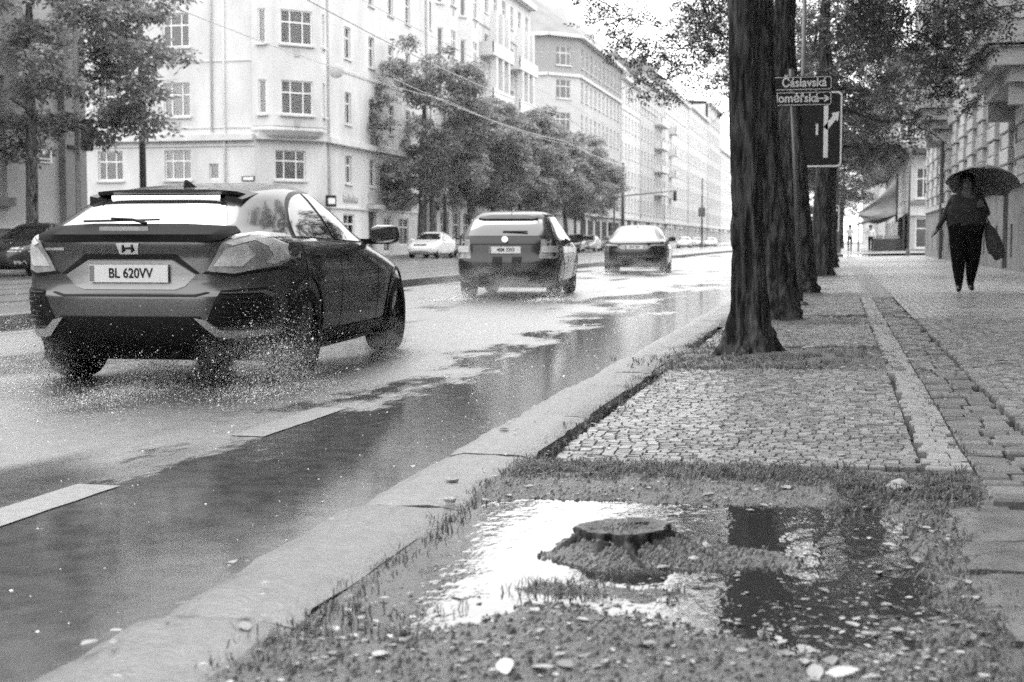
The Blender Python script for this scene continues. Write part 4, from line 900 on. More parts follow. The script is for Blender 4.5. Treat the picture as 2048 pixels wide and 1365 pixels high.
    for y0 in (.0, .86, 1.98):
        P('door_seam', [(y0, .3), (y0 + .012, .3), (y0 + .012, .93), (y0, .93)], m_black, where='side', off=.002, both=True)
    P('sill_panel', [(.45, .2), (2.25, .2), (2.25, .31), (.45, .31)], m_black, where='side', off=.015, both=True)
    for y0 in (.18, 1.02):
        P('door_handle', [(y0, .85), (y0 + .2, .845), (y0 + .2, .875), (y0, .88)], pt, where='side', off=.03, both=True)
    P('headlamp', [(.42, .68), (.82, .74), (.84, .66), (.5, .62)], m_lampw, where='front', off=.01, both=True)
    P('front_grille', [(-.42, .68), (.42, .68), (.4, .5), (-.4, .5)], m_black, where='front', off=.01)
    for wy in (0, 2.7):
        a = np.linspace(-.35, math.pi + .35, 26); q0, q1 = RW + .055, RW + .085
        P('wheel_arch', [(wy + q1 * math.cos(t), RW + q1 * math.sin(t)) for t in a] + [(wy + q0 * math.cos(t), RW + q0 * math.sin(t)) for t in a[::-1]], m_black, where='side', off=.008, both=True)
    mirror_pair(root, 1.88, 1.0, .985, m_blackg, m_mirror, sz=1.05)
    fin = MB().add([(-.016, .06, 1.29), (.016, .06, 1.29), (.016, .26, 1.325), (-.016, .26, 1.325), (0, .055, 1.368), (0, .1, 1.372)], [(0, 1, 4), (1, 2, 5, 4), (2, 3, 5), (3, 0, 4, 5)]); fin.build('antenna_fin', m_black, root)
    wp = MB().tube([(.05, -.74, 1.062), (-.05, -.72, 1.085), (-.2, -.7, 1.092)], .011, 6); wp.tube([(.12, -.69, 1.085), (-.38, -.72, 1.075)], .008, 6); wp.build('rear_wiper', m_black, root)
    ty, rm = wheel_meshes(RW, .235, 5, M('dark_alloy', .04, .4, .4, metal=.6)); add_wheels(root, ty, rm, (0, 2.7), .775, RW)
m_glassrear = M('rear_glass', .02, .06, .5, var=.1, ior=1.9, coat=.6)
m_blackg = M('gloss_black', .012, .12, .5, var=.1, coat=.5)
m_chrome2 = M('silver_trim', .5, .3, .5, metal=.8, var=.1)
m_mirror = M('mirror', .25, .05, .5, metal=1.0, var=.03)
civic()
# ------------------------------------------------------------------ generic cars
def generic(name, label, loc, rz, col, group, kind, metal=.5, rear=True, front=False, txt=None, simple=False, cat='car', glass=None):
    root = empty(name, loc, rz); tag(root, label, cat, group); pt = paint('paint_' + name, col, metal, .28)
    if kind == 'estate':
        RW = .315; WB = 2.47
        B = Body([(.2, -.55), (.3, -.72), (.45, -.82), (.6, -.84), (.68, -.80), (.74, -.775), (.9, -.76), (1.0, -.72), (1.1, -.64), (1.2, -.54), (1.3, -.42), (1.38, -.3), (1.42, -.1), (1.45, .3), (1.465, .7)],
                 [(.2, 3.1), (.35, 3.25), (.55, 3.28), (.7, 3.2), (.8, 3.0), (.9, 2.6), (.97, 2.2), (1.05, 1.95), (1.2, 1.65), (1.35, 1.32), (1.42, 1.1), (1.45, .95), (1.465, .8)],
                 [(.2, .74), (.3, .82), (.5, .86), (.7, .868), (.85, .86), (.95, .835), (1.05, .78), (1.2, .71), (1.35, .63), (1.42, .55), (1.45, .42), (1.465, .2)], ((.2, 7.5), (1.0, 7), (1.465, 5)))
        rwin = [(-.63, 1.03), (.63, 1.03), (.56, 1.3), (-.56, 1.3)]; dlo = [[(-.42, 1.02), (-.3, 1.28), (.05, 1.34), (.1, .98)], [(.16, .975), (.14, 1.345), (.85, 1.36), (.88, .955)], [(.94, .95), (.92, 1.355), (1.2, 1.31), (1.6, 1.1), (1.86, .945)]]
        ws = [(-.7, 1.0), (.7, 1.0), (.58, 1.36), (-.58, 1.36)]; my = 1.62
    elif kind == 'coupe':
        RW = .345; WB = 2.91
        B = Body([(.18, -.7), (.3, -.9), (.45, -1.0), (.62, -1.02), (.75, -1.0), (.86, -1.0), (.91, -.99), (.94, -.9), (.98, -.7), (1.06, -.4), (1.15, -.1), (1.25, .25), (1.33, .6), (1.39, .95), (1.415, 1.2)],
                 [(.18, 3.6), (.35, 3.85), (.55, 3.9), (.7, 3.75), (.8, 3.4), (.88, 2.9), (.95, 2.45), (1.05, 2.2), (1.2, 1.88), (1.33, 1.6), (1.39, 1.42), (1.415, 1.3)],
                 [(.18, .8), (.3, .9), (.5, .945), (.7, .955), (.82, .93), (.92, .88), (1.0, .82), (1.15, .74), (1.3, .64), (1.38, .52), (1.415, .3)], ((.18, 5.2), (1.0, 4.6), (1.415, 3.8)))
        rwin = [(-.66, .965), (.66, .965), (.58, 1.1), (.5, 1.25), (.44, 1.31), (-.44, 1.31), (-.5, 1.25), (-.58, 1.1)]; dlo = [[(-.1, 1.0), (.2, 1.17), (.6, 1.29), (.95, 1.34), (.95, .97)], [(1.02, .965), (1.02, 1.345), (1.4, 1.32), (1.85, 1.14), (2.2, .965)]]
        ws = [(-.74, .97), (.74, .97), (.6, 1.33), (-.6, 1.33)]; my = 1.95
    else:   # saloon / family car, seen from the front
        RW = .315; WB = 2.6
        B = Body([(.2, -.75), (.35, -.95), (.55, -1.0), (.7, -.98), (.85, -.93), (.95, -.85), (1.0, -.6), (1.1, -.35), (1.25, -.05), (1.35, .25), (1.42, .6), (1.455, .95)],
                 [(.2, 3.3), (.35, 3.48), (.52, 3.5), (.65, 3.45), (.76, 3.3), (.86, 2.9), (.94, 2.45), (1.0, 2.2), (1.1, 2.0), (1.25, 1.7), (1.36, 1.45), (1.42, 1.28), (1.455, 1.1)],
                 [(.2, .74), (.3, .83), (.5, .875), (.7, .885), (.85, .875), (.95, .84), (1.05, .78), (1.2, .71), (1.35, .62), (1.42, .52), (1.455, .25)], ((.2, 4.8), (1.0, 5), (1.455, 4)))
        rwin = [(-.6, 1.03), (.6, 1.03), (.5, 1.33), (-.5, 1.33)]; dlo = [[(.0, .985), (.15, 1.15), (.45, 1.3), (.8, 1.36), (.82, .97)], [(.88, .968), (.87, 1.365), (1.25, 1.34), (1.6, 1.17), (1.95, .96)]]
        ws = [(-.72, 1.01), (.72, 1.01), (.58, 1.36), (-.58, 1.36)]; my = 1.85
    B.shell('body', [pt, m_black], (0, WB), RW, root); P = lambda n, poly, mat, **k: B.patch(n, poly, mat, root, step=.09, **k)
    P('rear_window', rwin, m_glassrear, off=.01, thick=.02); P('windscreen', ws, m_glassdk, where='front', off=.01)
    for d in dlo: P('side_window', d, glass or m_glassdk, where='side', off=.007, both=True)
    ty, rm = wheel_meshes(RW, .21, 6); add_wheels(root, ty, rm, (0, WB), B.w(.4) - .125, RW)
    MB().box(-B.w(.3) + .08, B.w(.3) - .08, -.5, WB + .5, .18, .3).build('underbody', m_black, root)
    mirror_pair(root, my, 1.0, B.w(.95) + .12, m_black if kind != 'saloon' else pt, m_mirror)
    for y0 in (dlo[-1][0][0] - .05, dlo[0][0][0] + .35): P('door_seam', [(y0, .32), (y0 + .014, .32), (y0 + .014, .93), (y0, .93)], m_black, where='side', off=.002, both=True)
    for y0 in (.25, 1.05): P('door_handle', [(y0, .86), (y0 + .19, .86), (y0 + .19, .885), (y0, .885)], pt, where='side', off=.025, both=True)
    for wy in (0, WB):
        a = np.linspace(-.2, math.pi + .2, 20); q0, q1 = RW + .055, RW + .08
        P('wheel_arch', [(wy + q1 * math.cos(t), RW + q1 * math.sin(t)) for t in a] + [(wy + q0 * math.cos(t), RW + q0 * math.sin(t)) for t in a[::-1]], pt if kind != 'estate' else m_black, where='side', off=.006, both=True)
    if kind == 'estate':
        P('roof_lip', [(-.5, 1.325), (-.4, 1.312), (.4, 1.312), (.5, 1.325), (.48, 1.352), (.3, 1.375), (-.3, 1.375), (-.48, 1.352)], m_black, off=.03)
        for sx, o in zip((1, -1), P('tail_lamp', [(.56, .66), (.59, .97), (.80, .98), (.845, .9), (.855, .7), (.8, .66)], m_lampr, off=.012, both=True)):
            B.patch('reversing_lamp', [(sx * a, b) for a, b in ((.6, .76), (.6, .86), (.83, .87), (.84, .76))], m_lampw, o, off=.02)
        P('gate_crease', [(-.58, .885), (.58, .885), (.58, .90), (-.58, .90)], m_black, off=.005)
        P('bumper_seam', [(-.52, .56), (.52, .56), (.58, .6), (.56, .6), (.51, .572), (-.51, .572), (-.56, .6), (-.58, .6)], m_steel, off=.006)
        MB().lathe([(.001, 0), (.05, 0), (.052, .01), (.001, .012)], 20, 'y', (0, -.8, .975)).build('round_badge', m_chrome, root)
        plate(root, 0, B.rear_y(0, .8) - .02, .8, txt)
        for x0 in (-.2, .12): P('tow_strap', [(x0, .36), (x0 + .16, .36), (x0 + .16, .69), (x0, .69)], m_black, off=.012)
        P('lower_bumper', [(-.74, .24), (.74, .24), (.78, .40), (-.78, .40)], m_black, off=.012)
        wp = MB().tube([(.36, -.68, 1.1), (0.02, -.66, 1.1), (-.05, -.66, 1.1)], .014, 6); wp.build('rear_wiper', m_black, root)
        MB().tube([(0, .05, 1.44), (0, -.2, 1.62)], .006, 5).build('antenna', m_black, root)
        P('roof_rail', [(-.15, 1.375), (1.1, 1.385), (1.1, 1.405), (-.15, 1.395)], m_black, where='side', off=.03, both=True)
    elif kind == 'coupe':
        P('boot_lip', [(-.74, .895), (.74, .895), (.7, .935), (-.7, .935)], m_blackg, off=.02)
        for sx, o in zip((1, -1), P('tail_lamp', [(.42, .8), (.46, .85), (.84, .87), (.885, .8), (.86, .74), (.8, .8)], m_lampr, off=.012, both=True)):
            B.patch('lamp_strip', [(sx * a, b) for a, b in ((.48, .8), (.48, .83), (.84, .85), (.86, .79), (.83, .82))], m_lampw, o, off=.022)
        P('plate_recess', [(-.48, .77), (-.36, .70), (.36, .70), (.48, .77), (.36, .84), (-.36, .84)], M('recess_silver', .4, .4, .5, metal=.4), off=.008)
        plate(root, 0, B.rear_y(0, .77) - .022, .77, txt)
        P('lower_bumper', [(-.8, .25), (.8, .25), (.86, .46), (-.86, .46)], m_black, off=.01)
        P('bumper_strip', [(-.82, .48), (.82, .48), (.82, .5), (-.82, .5)], m_steel, off=.012)
        MB().add([(-.014, .6, 1.32), (.014, .6, 1.32), (.014, .8, 1.36), (-.014, .8, 1.36), (0, .6, 1.39), (0, .66, 1.39)], [(0, 1, 4), (1, 2, 5, 4), (2, 3, 5), (3, 0, 4, 5)]).build('antenna_fin', pt, root)
    else:
        P('headlamp', [(.46, .66), (.5, .77), (.78, .80), (.85, .74), (.83, .66)], m_lampw, where='front', off=.012, both=True)
        P('front_grille', [(-.36, .68), (-.4, .76), (.4, .76), (.36, .68)], m_black, where='front', off=.012)
        P('lower_grille', [(-.5, .27), (-.5, .37), (.5, .37), (.5, .27)], m_black, where='front', off=.012)
        P('fog_lamp', [(.62, .33), (.62, .41), (.78, .42), (.78, .34)], m_lampw, where='front', off=.012, both=True)
        plate(root, 0, B.front_y(0, .48) + .02, .48, None, front=True)
        P('tail_lamp', [(.6, .72), (.62, .92), (.83, .92), (.86, .74)], m_lampr, off=.012, both=True)
        P('roof_rail', [(.2, 1.36), (1.2, 1.37), (1.2, 1.39), (.2, 1.38)], m_chrome2, where='side', off=.03, both=True)
    return root
generic('estate_car', 'dark grey estate car with roof rails driving ahead of the silver hatchback', (-5.365, 23.4, 0), R(4.8), .04, 'cars driving away', 'estate', .6, txt='4SM 3393')
generic('fastback_car', 'dark fastback saloon with long sloping rear window, farthest of the three driving away', (-5.797, 41.7, 0), R(4.4), .05, 'cars driving away', 'coupe', .6, txt='5AX 1827')
# parked along the far pavement, facing the camera
PK = 'cars parked along the far kerb'
m_glasspk = M('parked_glass', .05, .06, .5, var=.3, scale=2, ior=1.7)
generic('parked_car', 'dark parked estate with silver roof rails at the left edge of the picture', (-21.9, 37.2, 0), math.pi, .06, PK, 'saloon', .5, glass=m_glasspk)
wc = generic('parked_car', 'white parked saloon facing us in front of the market shop', (-22.35, 78.8, 0), math.pi + R(-2), .75, PK, 'saloon', 0, glass=m_glasspk)
def again(src, label, loc, rz, col=None, metal=.3):
    c = copy_tree(src); c.location = loc; c.rotation_euler = (0, 0, rz); c['label'] = label
    if col is not None:
        pt = paint('paint_v', col, metal)
        for ch in c.children:
            if ch.type == 'MESH' and ch.data.materials and ch.data.materials[0].name.startswith('paint_parked_car'):
                ch.data = ch.data.copy(); ch.data.materials[0] = pt
    return c
again(wc, 'white parked car half hidden behind the white saloon', (-22.3, 87.2, 0), math.pi, .6)
again(wc, 'dark parked hatchback showing beside the mirror of the dark estate', (-21.6, 118, 0), math.pi + .03, .05)
again(wc, 'pale grey parked car right behind the dark parked hatchback', (-21.6, 126, 0), math.pi, .45)
again(wc, 'silver parked car seen far off left of the fastback mirror', (-21.8, 140, 0), math.pi, .3)
again(wc, 'white oncoming car far down the road right of the fastback', (-19.0, 182, 0), math.pi, .75)
again(wc, 'light grey car tucked behind the far white oncoming car', (-19.3, 200, 0), math.pi, .5)
again(wc, 'small white car farthest down the road beside the near trunk', (-18.5, 214, 0), math.pi, .75)
again(wc, 'grey parked car seen at the foot of the far mast', (-21.8, 160, 0), math.pi, .2)
# ================================================================== TREES
def leaf_cloud(cents, rads, per, ls, r_, droop=.35, spray=5):
    """leaf-sized folded faces gathered into drooping sprays around the twig ends"""
    V = []; nS = 0
    P = []
    for c, rd, k in zip(cents, rads, per):
        d = r_.normal(0, 1, (k, 3)); d /= np.linalg.norm(d, axis=1)[:, None] + 1e-9; rr = r_.uniform(.15, 1, k) ** .5
        P.append(np.asarray(c) + d * rr[:, None] * np.array([rd, rd, rd * .55]))
    P = np.concatenate(P); n = len(P)
    ax = r_.normal(0, 1, (n, 3)); ax[:, 2] = ax[:, 2] * .35 - droop; ax /= np.linalg.norm(ax, axis=1)[:, None]
    up = np.array([0, 0, 1.]) + r_.normal(0, .45, (n, 3)); sd = np.cross(ax, up); sd /= np.linalg.norm(sd, axis=1)[:, None] + 1e-9; nm = np.cross(sd, ax)
    L = ls * r_.uniform(.7, 1.35, n)
    VV = []
    for j in range(spray):
        t = (j // 2) * .8; sgn = 1 if j % 2 else -1
        if j == spray - 1 and spray % 2: dirv = ax; 
        else: dirv = sd * sgn * .85 + ax * .5
        dirv = dirv / np.linalg.norm(dirv, axis=1)[:, None]; wd = np.cross(nm, dirv); b = P + ax * (L * t)[:, None]
        l = L[:, None]; VV.append(np.stack([b, b + dirv * l * .5 + wd * l * .27 - nm * l * .05, b + dirv * l - nm * l * .12, b + dirv * l * .5 - wd * l * .27 - nm * l * .05], 1))
    VV = np.concatenate(VV).reshape(-1, 3); m = len(VV) // 4
    return VV, np.arange(m * 4).reshape(m, 4)
def fast_mesh(name, V, F, mat):
    me = bpy.data.meshes.new(name); me.vertices.add(len(V)); me.vertices.foreach_set('co', V.astype(np.float32).ravel()); k = F.shape[1]
    me.loops.add(F.size); me.loops.foreach_set('vertex_index', F.astype(np.int32).ravel()); me.polygons.add(len(F)); me.polygons.foreach_set('loop_start', np.arange(0, F.size, k, dtype=np.int32)); me.polygons.foreach_set('loop_total', np.full(len(F), k, np.int32))
    me.update(calc_edges=True); me.materials.append(mat); return me
def trunk_mesh(path, rad, n=28, seed=0, ridge=.05, flare=None, mat=None):
    """trunk with furrowed bark plates and ragged root flare"""
    fine = n > 50; path = smooth_path(path, 34 if fine else 10); k = len(path); r0 = np.interp(np.linspace(0, 1, k), np.linspace(0, 1, len(rad)), rad)
    rr = np.random.default_rng(seed); ph = rr.uniform(0, 6.28, 6); z = (path[:, 2] - path[0][2])[:, None]; a = (np.arange(n) * 2 * math.pi / n)[None]; Z = np.broadcast_to(z, (k, n)); A = np.broadcast_to(a, (k, n))
    def per(fa, fz, sd):    # noise periodic round the trunk
        tw = .35 * np.sin(Z * 1.3 + sd); P = np.column_stack([((A + tw) * fa / (2 * math.pi) * 1.0).ravel() % fa, (Z * fz).ravel()])
        i = np.floor(P).astype(int); f = P - i; f = f * f * (3 - 2 * f); T = np.random.default_rng(sd).uniform(-1, 1, (int(fa), 512)); g = lambda u, v: T[u % int(fa), v % 512]
        return ((g(i[:, 0], i[:, 1]) * (1 - f[:, 0]) + g(i[:, 0] + 1, i[:, 1]) * f[:, 0]) * (1 - f[:, 1]) + (g(i[:, 0], i[:, 1] + 1) * (1 - f[:, 0]) + g(i[:, 0] + 1, i[:, 1] + 1) * f[:, 0]) * f[:, 1]).reshape(k, n)
    q = 1 + ridge * (.9 * np.sin(5 * A + ph[0] + Z * .7) + .6 * np.sin(8 * A + ph[1] - Z * 1.1)) + .02 * np.sin(Z * 7 + A * 3 + ph[3])
    if fine: q = q - .11 * np.clip(1 - np.abs(per(22, 3.2, seed + 1)) * 5, 0, 1) - .07 * np.clip(1 - np.abs(per(34, 7, seed + 2)) * 4, 0, 1) + .035 * per(16, 14, seed + 3) + .02 * per(40, 30, seed + 4)
    if flare: q = q + flare * np.exp(-Z / .17) * (1 + .55 * np.sin(3 * A + ph[4]) + .4 * np.sin(7 * A + ph[5]) + .5 * per(9, 9, seed + 5)) + .25 * np.exp(-Z / .25) * per(14, 16, seed + 6)
    V = np.stack([path[:, 0][:, None] + np.cos(A) * r0[:, None] * q, path[:, 1][:, None] + np.sin(A) * r0[:, None] * q, np.broadcast_to(path[:, 2][:, None], (k, n))], 2).reshape(-1, 3)
    F = [(i * n + j, i * n + (j + 1) % n, (i + 1) * n + (j + 1) % n, (i + 1) * n + j) for i in range(k - 1) for j in range(n)]
    return MB().add(V, F + [tuple((k - 1) * n + j for j in range(n))])
def grow(seed, trunk_path, rad, crown_c, crown_r, ncl, per, ls, cl_r=(.5, .95), flare=.5, ridge=.05, ntr=20, extra=(), first_limb=.55, lo=-1.0, shell=.45):
    """skeleton: every leaf clump is joined to the nearest wood already grown; returns trunk, limb and leaf meshes"""
    r_ = np.random.default_rng(seed); tp = smooth_path(trunk_path, 8)
    nodes = [p for p in tp[int(len(tp) * first_limb):]]; nr = list(np.interp(np.linspace(first_limb, 1, len(nodes)), np.linspace(0, 1, len(rad)), rad))
    cl = []
    while len(cl) < ncl:
        d = r_.normal(0, 1, 3); d /= np.linalg.norm(d); q = d * r_.uniform(shell, 1) ** .6
        if q[2] < lo: continue
        p = np.array(crown_c) + q * np.array(crown_r); 
        if cl and min(np.linalg.norm(p - c_) for c_ in cl) < cl_r[0] * .55: continue
        cl.append(p)
    cl += [np.array(e) for e in extra]; top = tp[-1]; cl.sort(key=lambda p: np.linalg.norm(p - top * np.array([1, 1, .9])))
    limbs = MB(); 
    for p in cl:
        N_ = np.array(nodes); dd = np.linalg.norm(N_ - p, axis=1) + .8 * np.clip(N_[:, 2] - p[2], 0, 9) ; i = int(np.argmin(dd)); a = N_[i]; ln = np.linalg.norm(p - a); ra = min(nr[i] * .62, .02 + .03 * ln)
        m1 = a + (p - a) * .35 + np.array([0, 0, .12 * ln]) + r_.normal(0, .06 * ln, 3); m2 = a + (p - a) * .7 + np.array([0, 0, .1 * ln]) + r_.normal(0, .05 * ln, 3)
        path = smooth_path([a, m1, m2, p], 4); rs = np.linspace(ra, .008, len(path)); limbs.tube(path, rs, 6)
        for q, rq in zip(path[2:], rs[2:]): nodes.append(q); nr.append(max(rq, .016))
        for k in range(5):
            e = p + r_.normal(0, .4, 3) * np.array([1, 1, .6]); limbs.tube([p, (p + e) / 2 + np.array([0, 0, .05]), e], [.011, .008, .004], 4, cap=False)
    rads = r_.uniform(cl_r[0], cl_r[1], len(cl)); V, F = leaf_cloud(cl, rads, [int(per * (q / np.mean(cl_r)) ** 2) for q in rads], ls, r_)
    return trunk_mesh(trunk_path, rad, ntr, seed, ridge, flare), limbs, V, F
def plant(name, label, loc, g, group, bark, leaf, rz=0):
    t = empty(name, loc, rz); tag(t, label, 'tree', group); tr, li, V, F = g
    link('trunk', tr if not isinstance(tr, MB) else tr.mesh('trunk', bark, True), t); link('limbs', li if not isinstance(li, MB) else li.mesh('limbs', bark, True), t); link('crown', V if F is None else fast_mesh('crown', V, F, leaf), t); return t
def again_tree(src, label, loc, rz, sc=(1, 1, 1)):
    c = copy_tree(src); c.location = loc; c.rotation_euler = (0, 0, rz); c.scale = sc; c['label'] = label; return c
GF = 'street trees along the far side'
# left tree, close behind the silver car
gl = grow(11, [(0, 0, 0), (.02, 0, 1.6), (.02, .05, 3.4), (.05, 0, 5), (.0, .1, 7), (.1, 0, 9)], [.2, .185, .17, .15, .12, .06], (-.5, 0, 7.1), (5.3, 4.8, 4.0), 150, 50, .2, (.45, .9), .25, .03, 16, first_limb=.3, lo=-.85)
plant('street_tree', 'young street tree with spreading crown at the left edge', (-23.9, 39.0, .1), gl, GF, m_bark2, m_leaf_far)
# big double trunk tree in the middle
gm = grow(23, [(0, 0, 0), (.05, 0, 1.8), (.1, 0, 3.5), (.0, .1, 5.5), (.2, 0, 8), (.2, 0, 10)], [.3, .27, .25, .2, .14, .06], (-.2, -.3, 7.7), (5.0, 4.4, 5.0), 165, 50, .22, (.5, .95), .25, .03, 16, first_limb=.33, lo=-.9)
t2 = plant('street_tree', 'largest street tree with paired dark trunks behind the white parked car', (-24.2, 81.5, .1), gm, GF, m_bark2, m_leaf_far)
MB().tube(smooth_path([(.75, .15, 0), (.7, .1, 2), (.6, .1, 3.6), (.3, .1, 5.5)], 5), np.linspace(.24, .12, 16), 12, wob=.05).build('second_trunk', m_bark2, t2, smooth=True)
gn = grow(31, [(0, 0, 0), (.1, 0, 1.8), (.0, .05, 3.5), (.2, .1, 5.5), (.1, 0, 8)], [.2, .18, .16, .12, .05], (0, 0, 6.9), (4.2, 4.2, 3.9), 115, 44, .23, (.5, .9), .25, .03, 14, first_limb=.35, lo=-.9)
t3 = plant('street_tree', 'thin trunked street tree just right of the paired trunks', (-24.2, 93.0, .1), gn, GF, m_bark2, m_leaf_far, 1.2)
again_tree(t3, 'street tree in front of the dark canopy opening', (-24.2, 99.5, .1), 2.6, (.95, .95, 1.0))
again_tree(t3, 'street tree above the estate car roof', (-24.0, 107.5, .1), 4.0, (1, 1, 1.05))
again_tree(t3, 'street tree left of the leaning trunk', (-24.2, 116.5, .1), 5.2, (1.05, 1.05, 1.02))
again_tree(t3, 'street tree with leaning trunk beside the estate mirror', (-23.9, 125.5, .1), .5, (1.1, 1.1, .98))
again_tree(t3, 'last street tree of the far row, left of the traffic mast', (-24.1, 136, .1), 3.4, (1.05, 1.05, .9))
# ---- right row, dark fluted trunks
GR_ = 'trees in the near pavement row'
def tz(x): return side_z(x) - .03
g1 = grow(41, [(0, 0, -.05), (-.03, 0, .7), (-.06, 0, 1.5), (-.09, .0, 2.5), (-.12, .1, 3.6), (.0, .2, 5.2), (.1, .2, 7)], [.138, .117, .109, .105, .1, .085, .05], (0, .3, 6.6), (3.1, 3.1, 2.5), 60, 260, .055, (.5, .9), 1.35, .05, 150, first_limb=.55)
plant('pavement_tree', 'nearest fluted dark trunk with flared roots in the pavement', (-.59, 10.2, tz(-.5)), g1, GR_, m_bark, m_leaf)
g2 = grow(43, [(0, 0, -.05), (-.04, 0, .8), (-.19, 0, 1.9), (-.25, .0, 3.0), (-.27, .1, 4.2), (-.2, .2, 5.6), (.0, .2, 7)], [.2, .175, .16, .15, .13, .1, .05], (-.2, .5, 6.6), (3.2, 3.3, 2.7), 60, 260, .055, (.5, .9), .5, .05, 120, first_limb=.5)
plant('pavement_tree', 'second trunk of the pavement row, close behind the nearest one', (-.57, 14.75, tz(-.5)), g2, GR_, m_bark, m_leaf)
# third tree: low boughs hang over the road on the left and over the pavement on the right
ex = [(-1.2, .2, 3.9), (-1.9, .4, 3.8), (-2.6, .1, 3.75), (-2.2, 1.0, 3.4), (-1.5, -.2, 4.3), (-2.9, .6, 4.3), (-1.0, .8, 4.6), (-3.2, 0, 4.6), (1.3, .2, 3.9), (1.9, .4, 3.7), (2.4, 0, 3.9), (1.7, -.3, 4.4), (2.7, .6, 4.3), (1.0, .3, 4.5), (.8, .8, 4.0)]
g3 = grow(47, [(0, 0, -.05), (-.07, 0, 1.0), (-.2, 0, 2.4), (-.34, .1, 3.9), (-.2, .2, 5.6), (.0, .2, 7.4)], [.25, .21, .19, .17, .12, .05], (0, .3, 6.7), (3.6, 3.3, 2.4), 58, 190, .06, (.45, .8), .4, .05, 90, extra=ex, first_limb=.4)
t3r = plant('pavement_tree', 'third trunk of the pavement row with boughs over road and pavement', (-.52, 21.9, tz(-.4)), g3, GR_, m_bark, m_leaf)
ex4 = [(-1.2, .2, 3.7), (-2.0, .2, 3.9), (1.4, .2, 3.5), (2.1, .4, 3.4), (2.8, 0, 4.0), (1.7, 1.0, 3.0), (-1.6, .8, 4.6), (2.4, -.6, 4.6), (1.1, .4, 2.9)]
g4 = grow(53, [(0, 0, -.05), (.0, 0, 1.0), (.06, 0, 2.4), (.1, .1, 3.9), (.0, .2, 5.6), (.1, .2, 7.4)], [.27, .23, .21, .18, .13, .05], (.3, .3, 6.2), (3.5, 3.3, 2.7), 62, 125, .085, (.5, .95), .4, .05, 28, extra=ex4, first_limb=.4, lo=-.8)
t4r = plant('pavement_tree', 'fourth trunk of the pavement row, standing black behind the sign posts', (-.38, 33.2, tz(-.4)), g4, GR_, m_bark, m_leaf)
again_tree(t4r, 'fifth trunk of the pavement row, mostly hidden by the fourth', (-.3, 44.5, tz(-.4)), 2.0)
again_tree(t4r, 'sixth tree of the pavement row before the cross street', (-.3, 57, tz(-.4)), 4.1)
again_tree(t4r, 'tree at the pavement edge on the far corner of the cross street', (-.2, 90, .15), 1.0, (1.1, 1.1, 1.1))
again_tree(t4r, 'tree over the distant walkers by the shop house', (-.2, 112, .15), 3.0, (1.15, 1.15, 1.1))
again_tree(t4r, 'distant tree closing the view along the pavement', (.2, 150, .15), 5.0, (1.3, 1.3, 1.2))
again_tree(t4r, 'small far tree showing left of the nearest trunk above the roadway', (-2.5, 205, .1), 2.0, (1.2, 1.2, 1.15))

# the same row goes on past the stump, behind the viewer
again_tree(t4r, 'tree of the pavement row standing behind the viewer', (-.5, -3.2, tz(-.5)), .6)
again_tree(t4r, 'second tree of the pavement row behind the viewer', (-.5, -9.0, tz(-.5)), 2.9)
again_tree(t4r, 'third tree of the pavement row behind the viewer', (-.5, -16.0, tz(-.5)), 4.6)
# ================================================================== STREET FURNITURE
m_signdk = M('sign_dark', .02, .5, .2, var=.1); m_signwh = M('sign_white', .75, .4, .4, var=.05)
def rounded(w_, h_, r_, n=5):
    pts = []
    for cx, cz, a0 in ((w_ / 2 - r_, h_ / 2 - r_, 0), (-w_ / 2 + r_, h_ / 2 - r_, 90), (-w_ / 2 + r_, -h_ / 2 + r_, 180), (w_ / 2 - r_, -h_ / 2 + r_, 270)):
        for k in range(n + 1): a = R(a0 + 90 * k / n); pts.append((cx + r_ * math.cos(a), cz + r_ * math.sin(a)))
    return pts
def plate_mb(pts, y0, y1):
    n = len(pts); V = [(x, y0, z) for x, z in pts] + [(x, y1, z) for x, z in pts]; return MB().add(V, [tuple(range(n)), tuple(range(2 * n - 1, n - 1, -1))] + [(i, i + n, (i + 1) % n + n, (i + 1) % n) for i in range(n)])
def ring_mb(p, q, y0, y1):
    n = len(p); V = [(x, y, z) for y in (y0, y1) for pts in (p, q) for x, z in pts]; F = []
    for i in range(n):
        j = (i + 1) % n; F += [(i, j, n + j, n + i), (2 * n + i, 3 * n + i, 3 * n + j, 2 * n + j), (i, 2 * n + i, 2 * n + j, j), (n + i, n + j, 3 * n + j, 3 * n + i)]
    return MB().add(V, F)
pz = side_z(-.5)
post = empty('sign_post', (-.45, 18.3, pz)); tag(post, 'grey steel post carrying the street name plates', 'sign post')
MB().tube([(0, 0, -.05), (-.155, 0, 2.95)], .034, 14).build('pole', m_steel, post, smooth=True)
MB().lathe([(.1, 0), (.09, .03), (.05, .05)], 16).build('base_collar', m_steel, post, smooth=True)
def name_sign(label, z, txt, tx, arrow):
    s_ = empty('street_sign', (-.505, 18.2, pz + z)); tag(s_, label, 'street sign', 'street name plates'); w_ = .8
    o1, o2, o3 = rounded(w_, .178, .035), rounded(w_ - .02, .158, .028), rounded(w_ - .035, .143, .022)
    plate_mb(o1, -.01, .012).build('board', m_signdk, s_); ring_mb(o2, o3, -.016, -.0101).build('border', m_signwh, s_)
    link('lettering', text_mesh(txt, .152, m_signwh, True, .002, .92), s_, (tx, -.014, .005), (math.pi / 2, 0, 0))
    if arrow:
        a = MB().box(.24, .35, -.018, -.0105, -.008, .008); a.obox((.335, -.0142, .018), (.028, 0, -.019), (0, .0035, 0), (.006, 0, .007)); a.obox((.335, -.0142, -.018), (.028, 0, .019), (0, .0035, 0), (-.006, 0, .007)); a.build('arrow', m_signwh, s_)
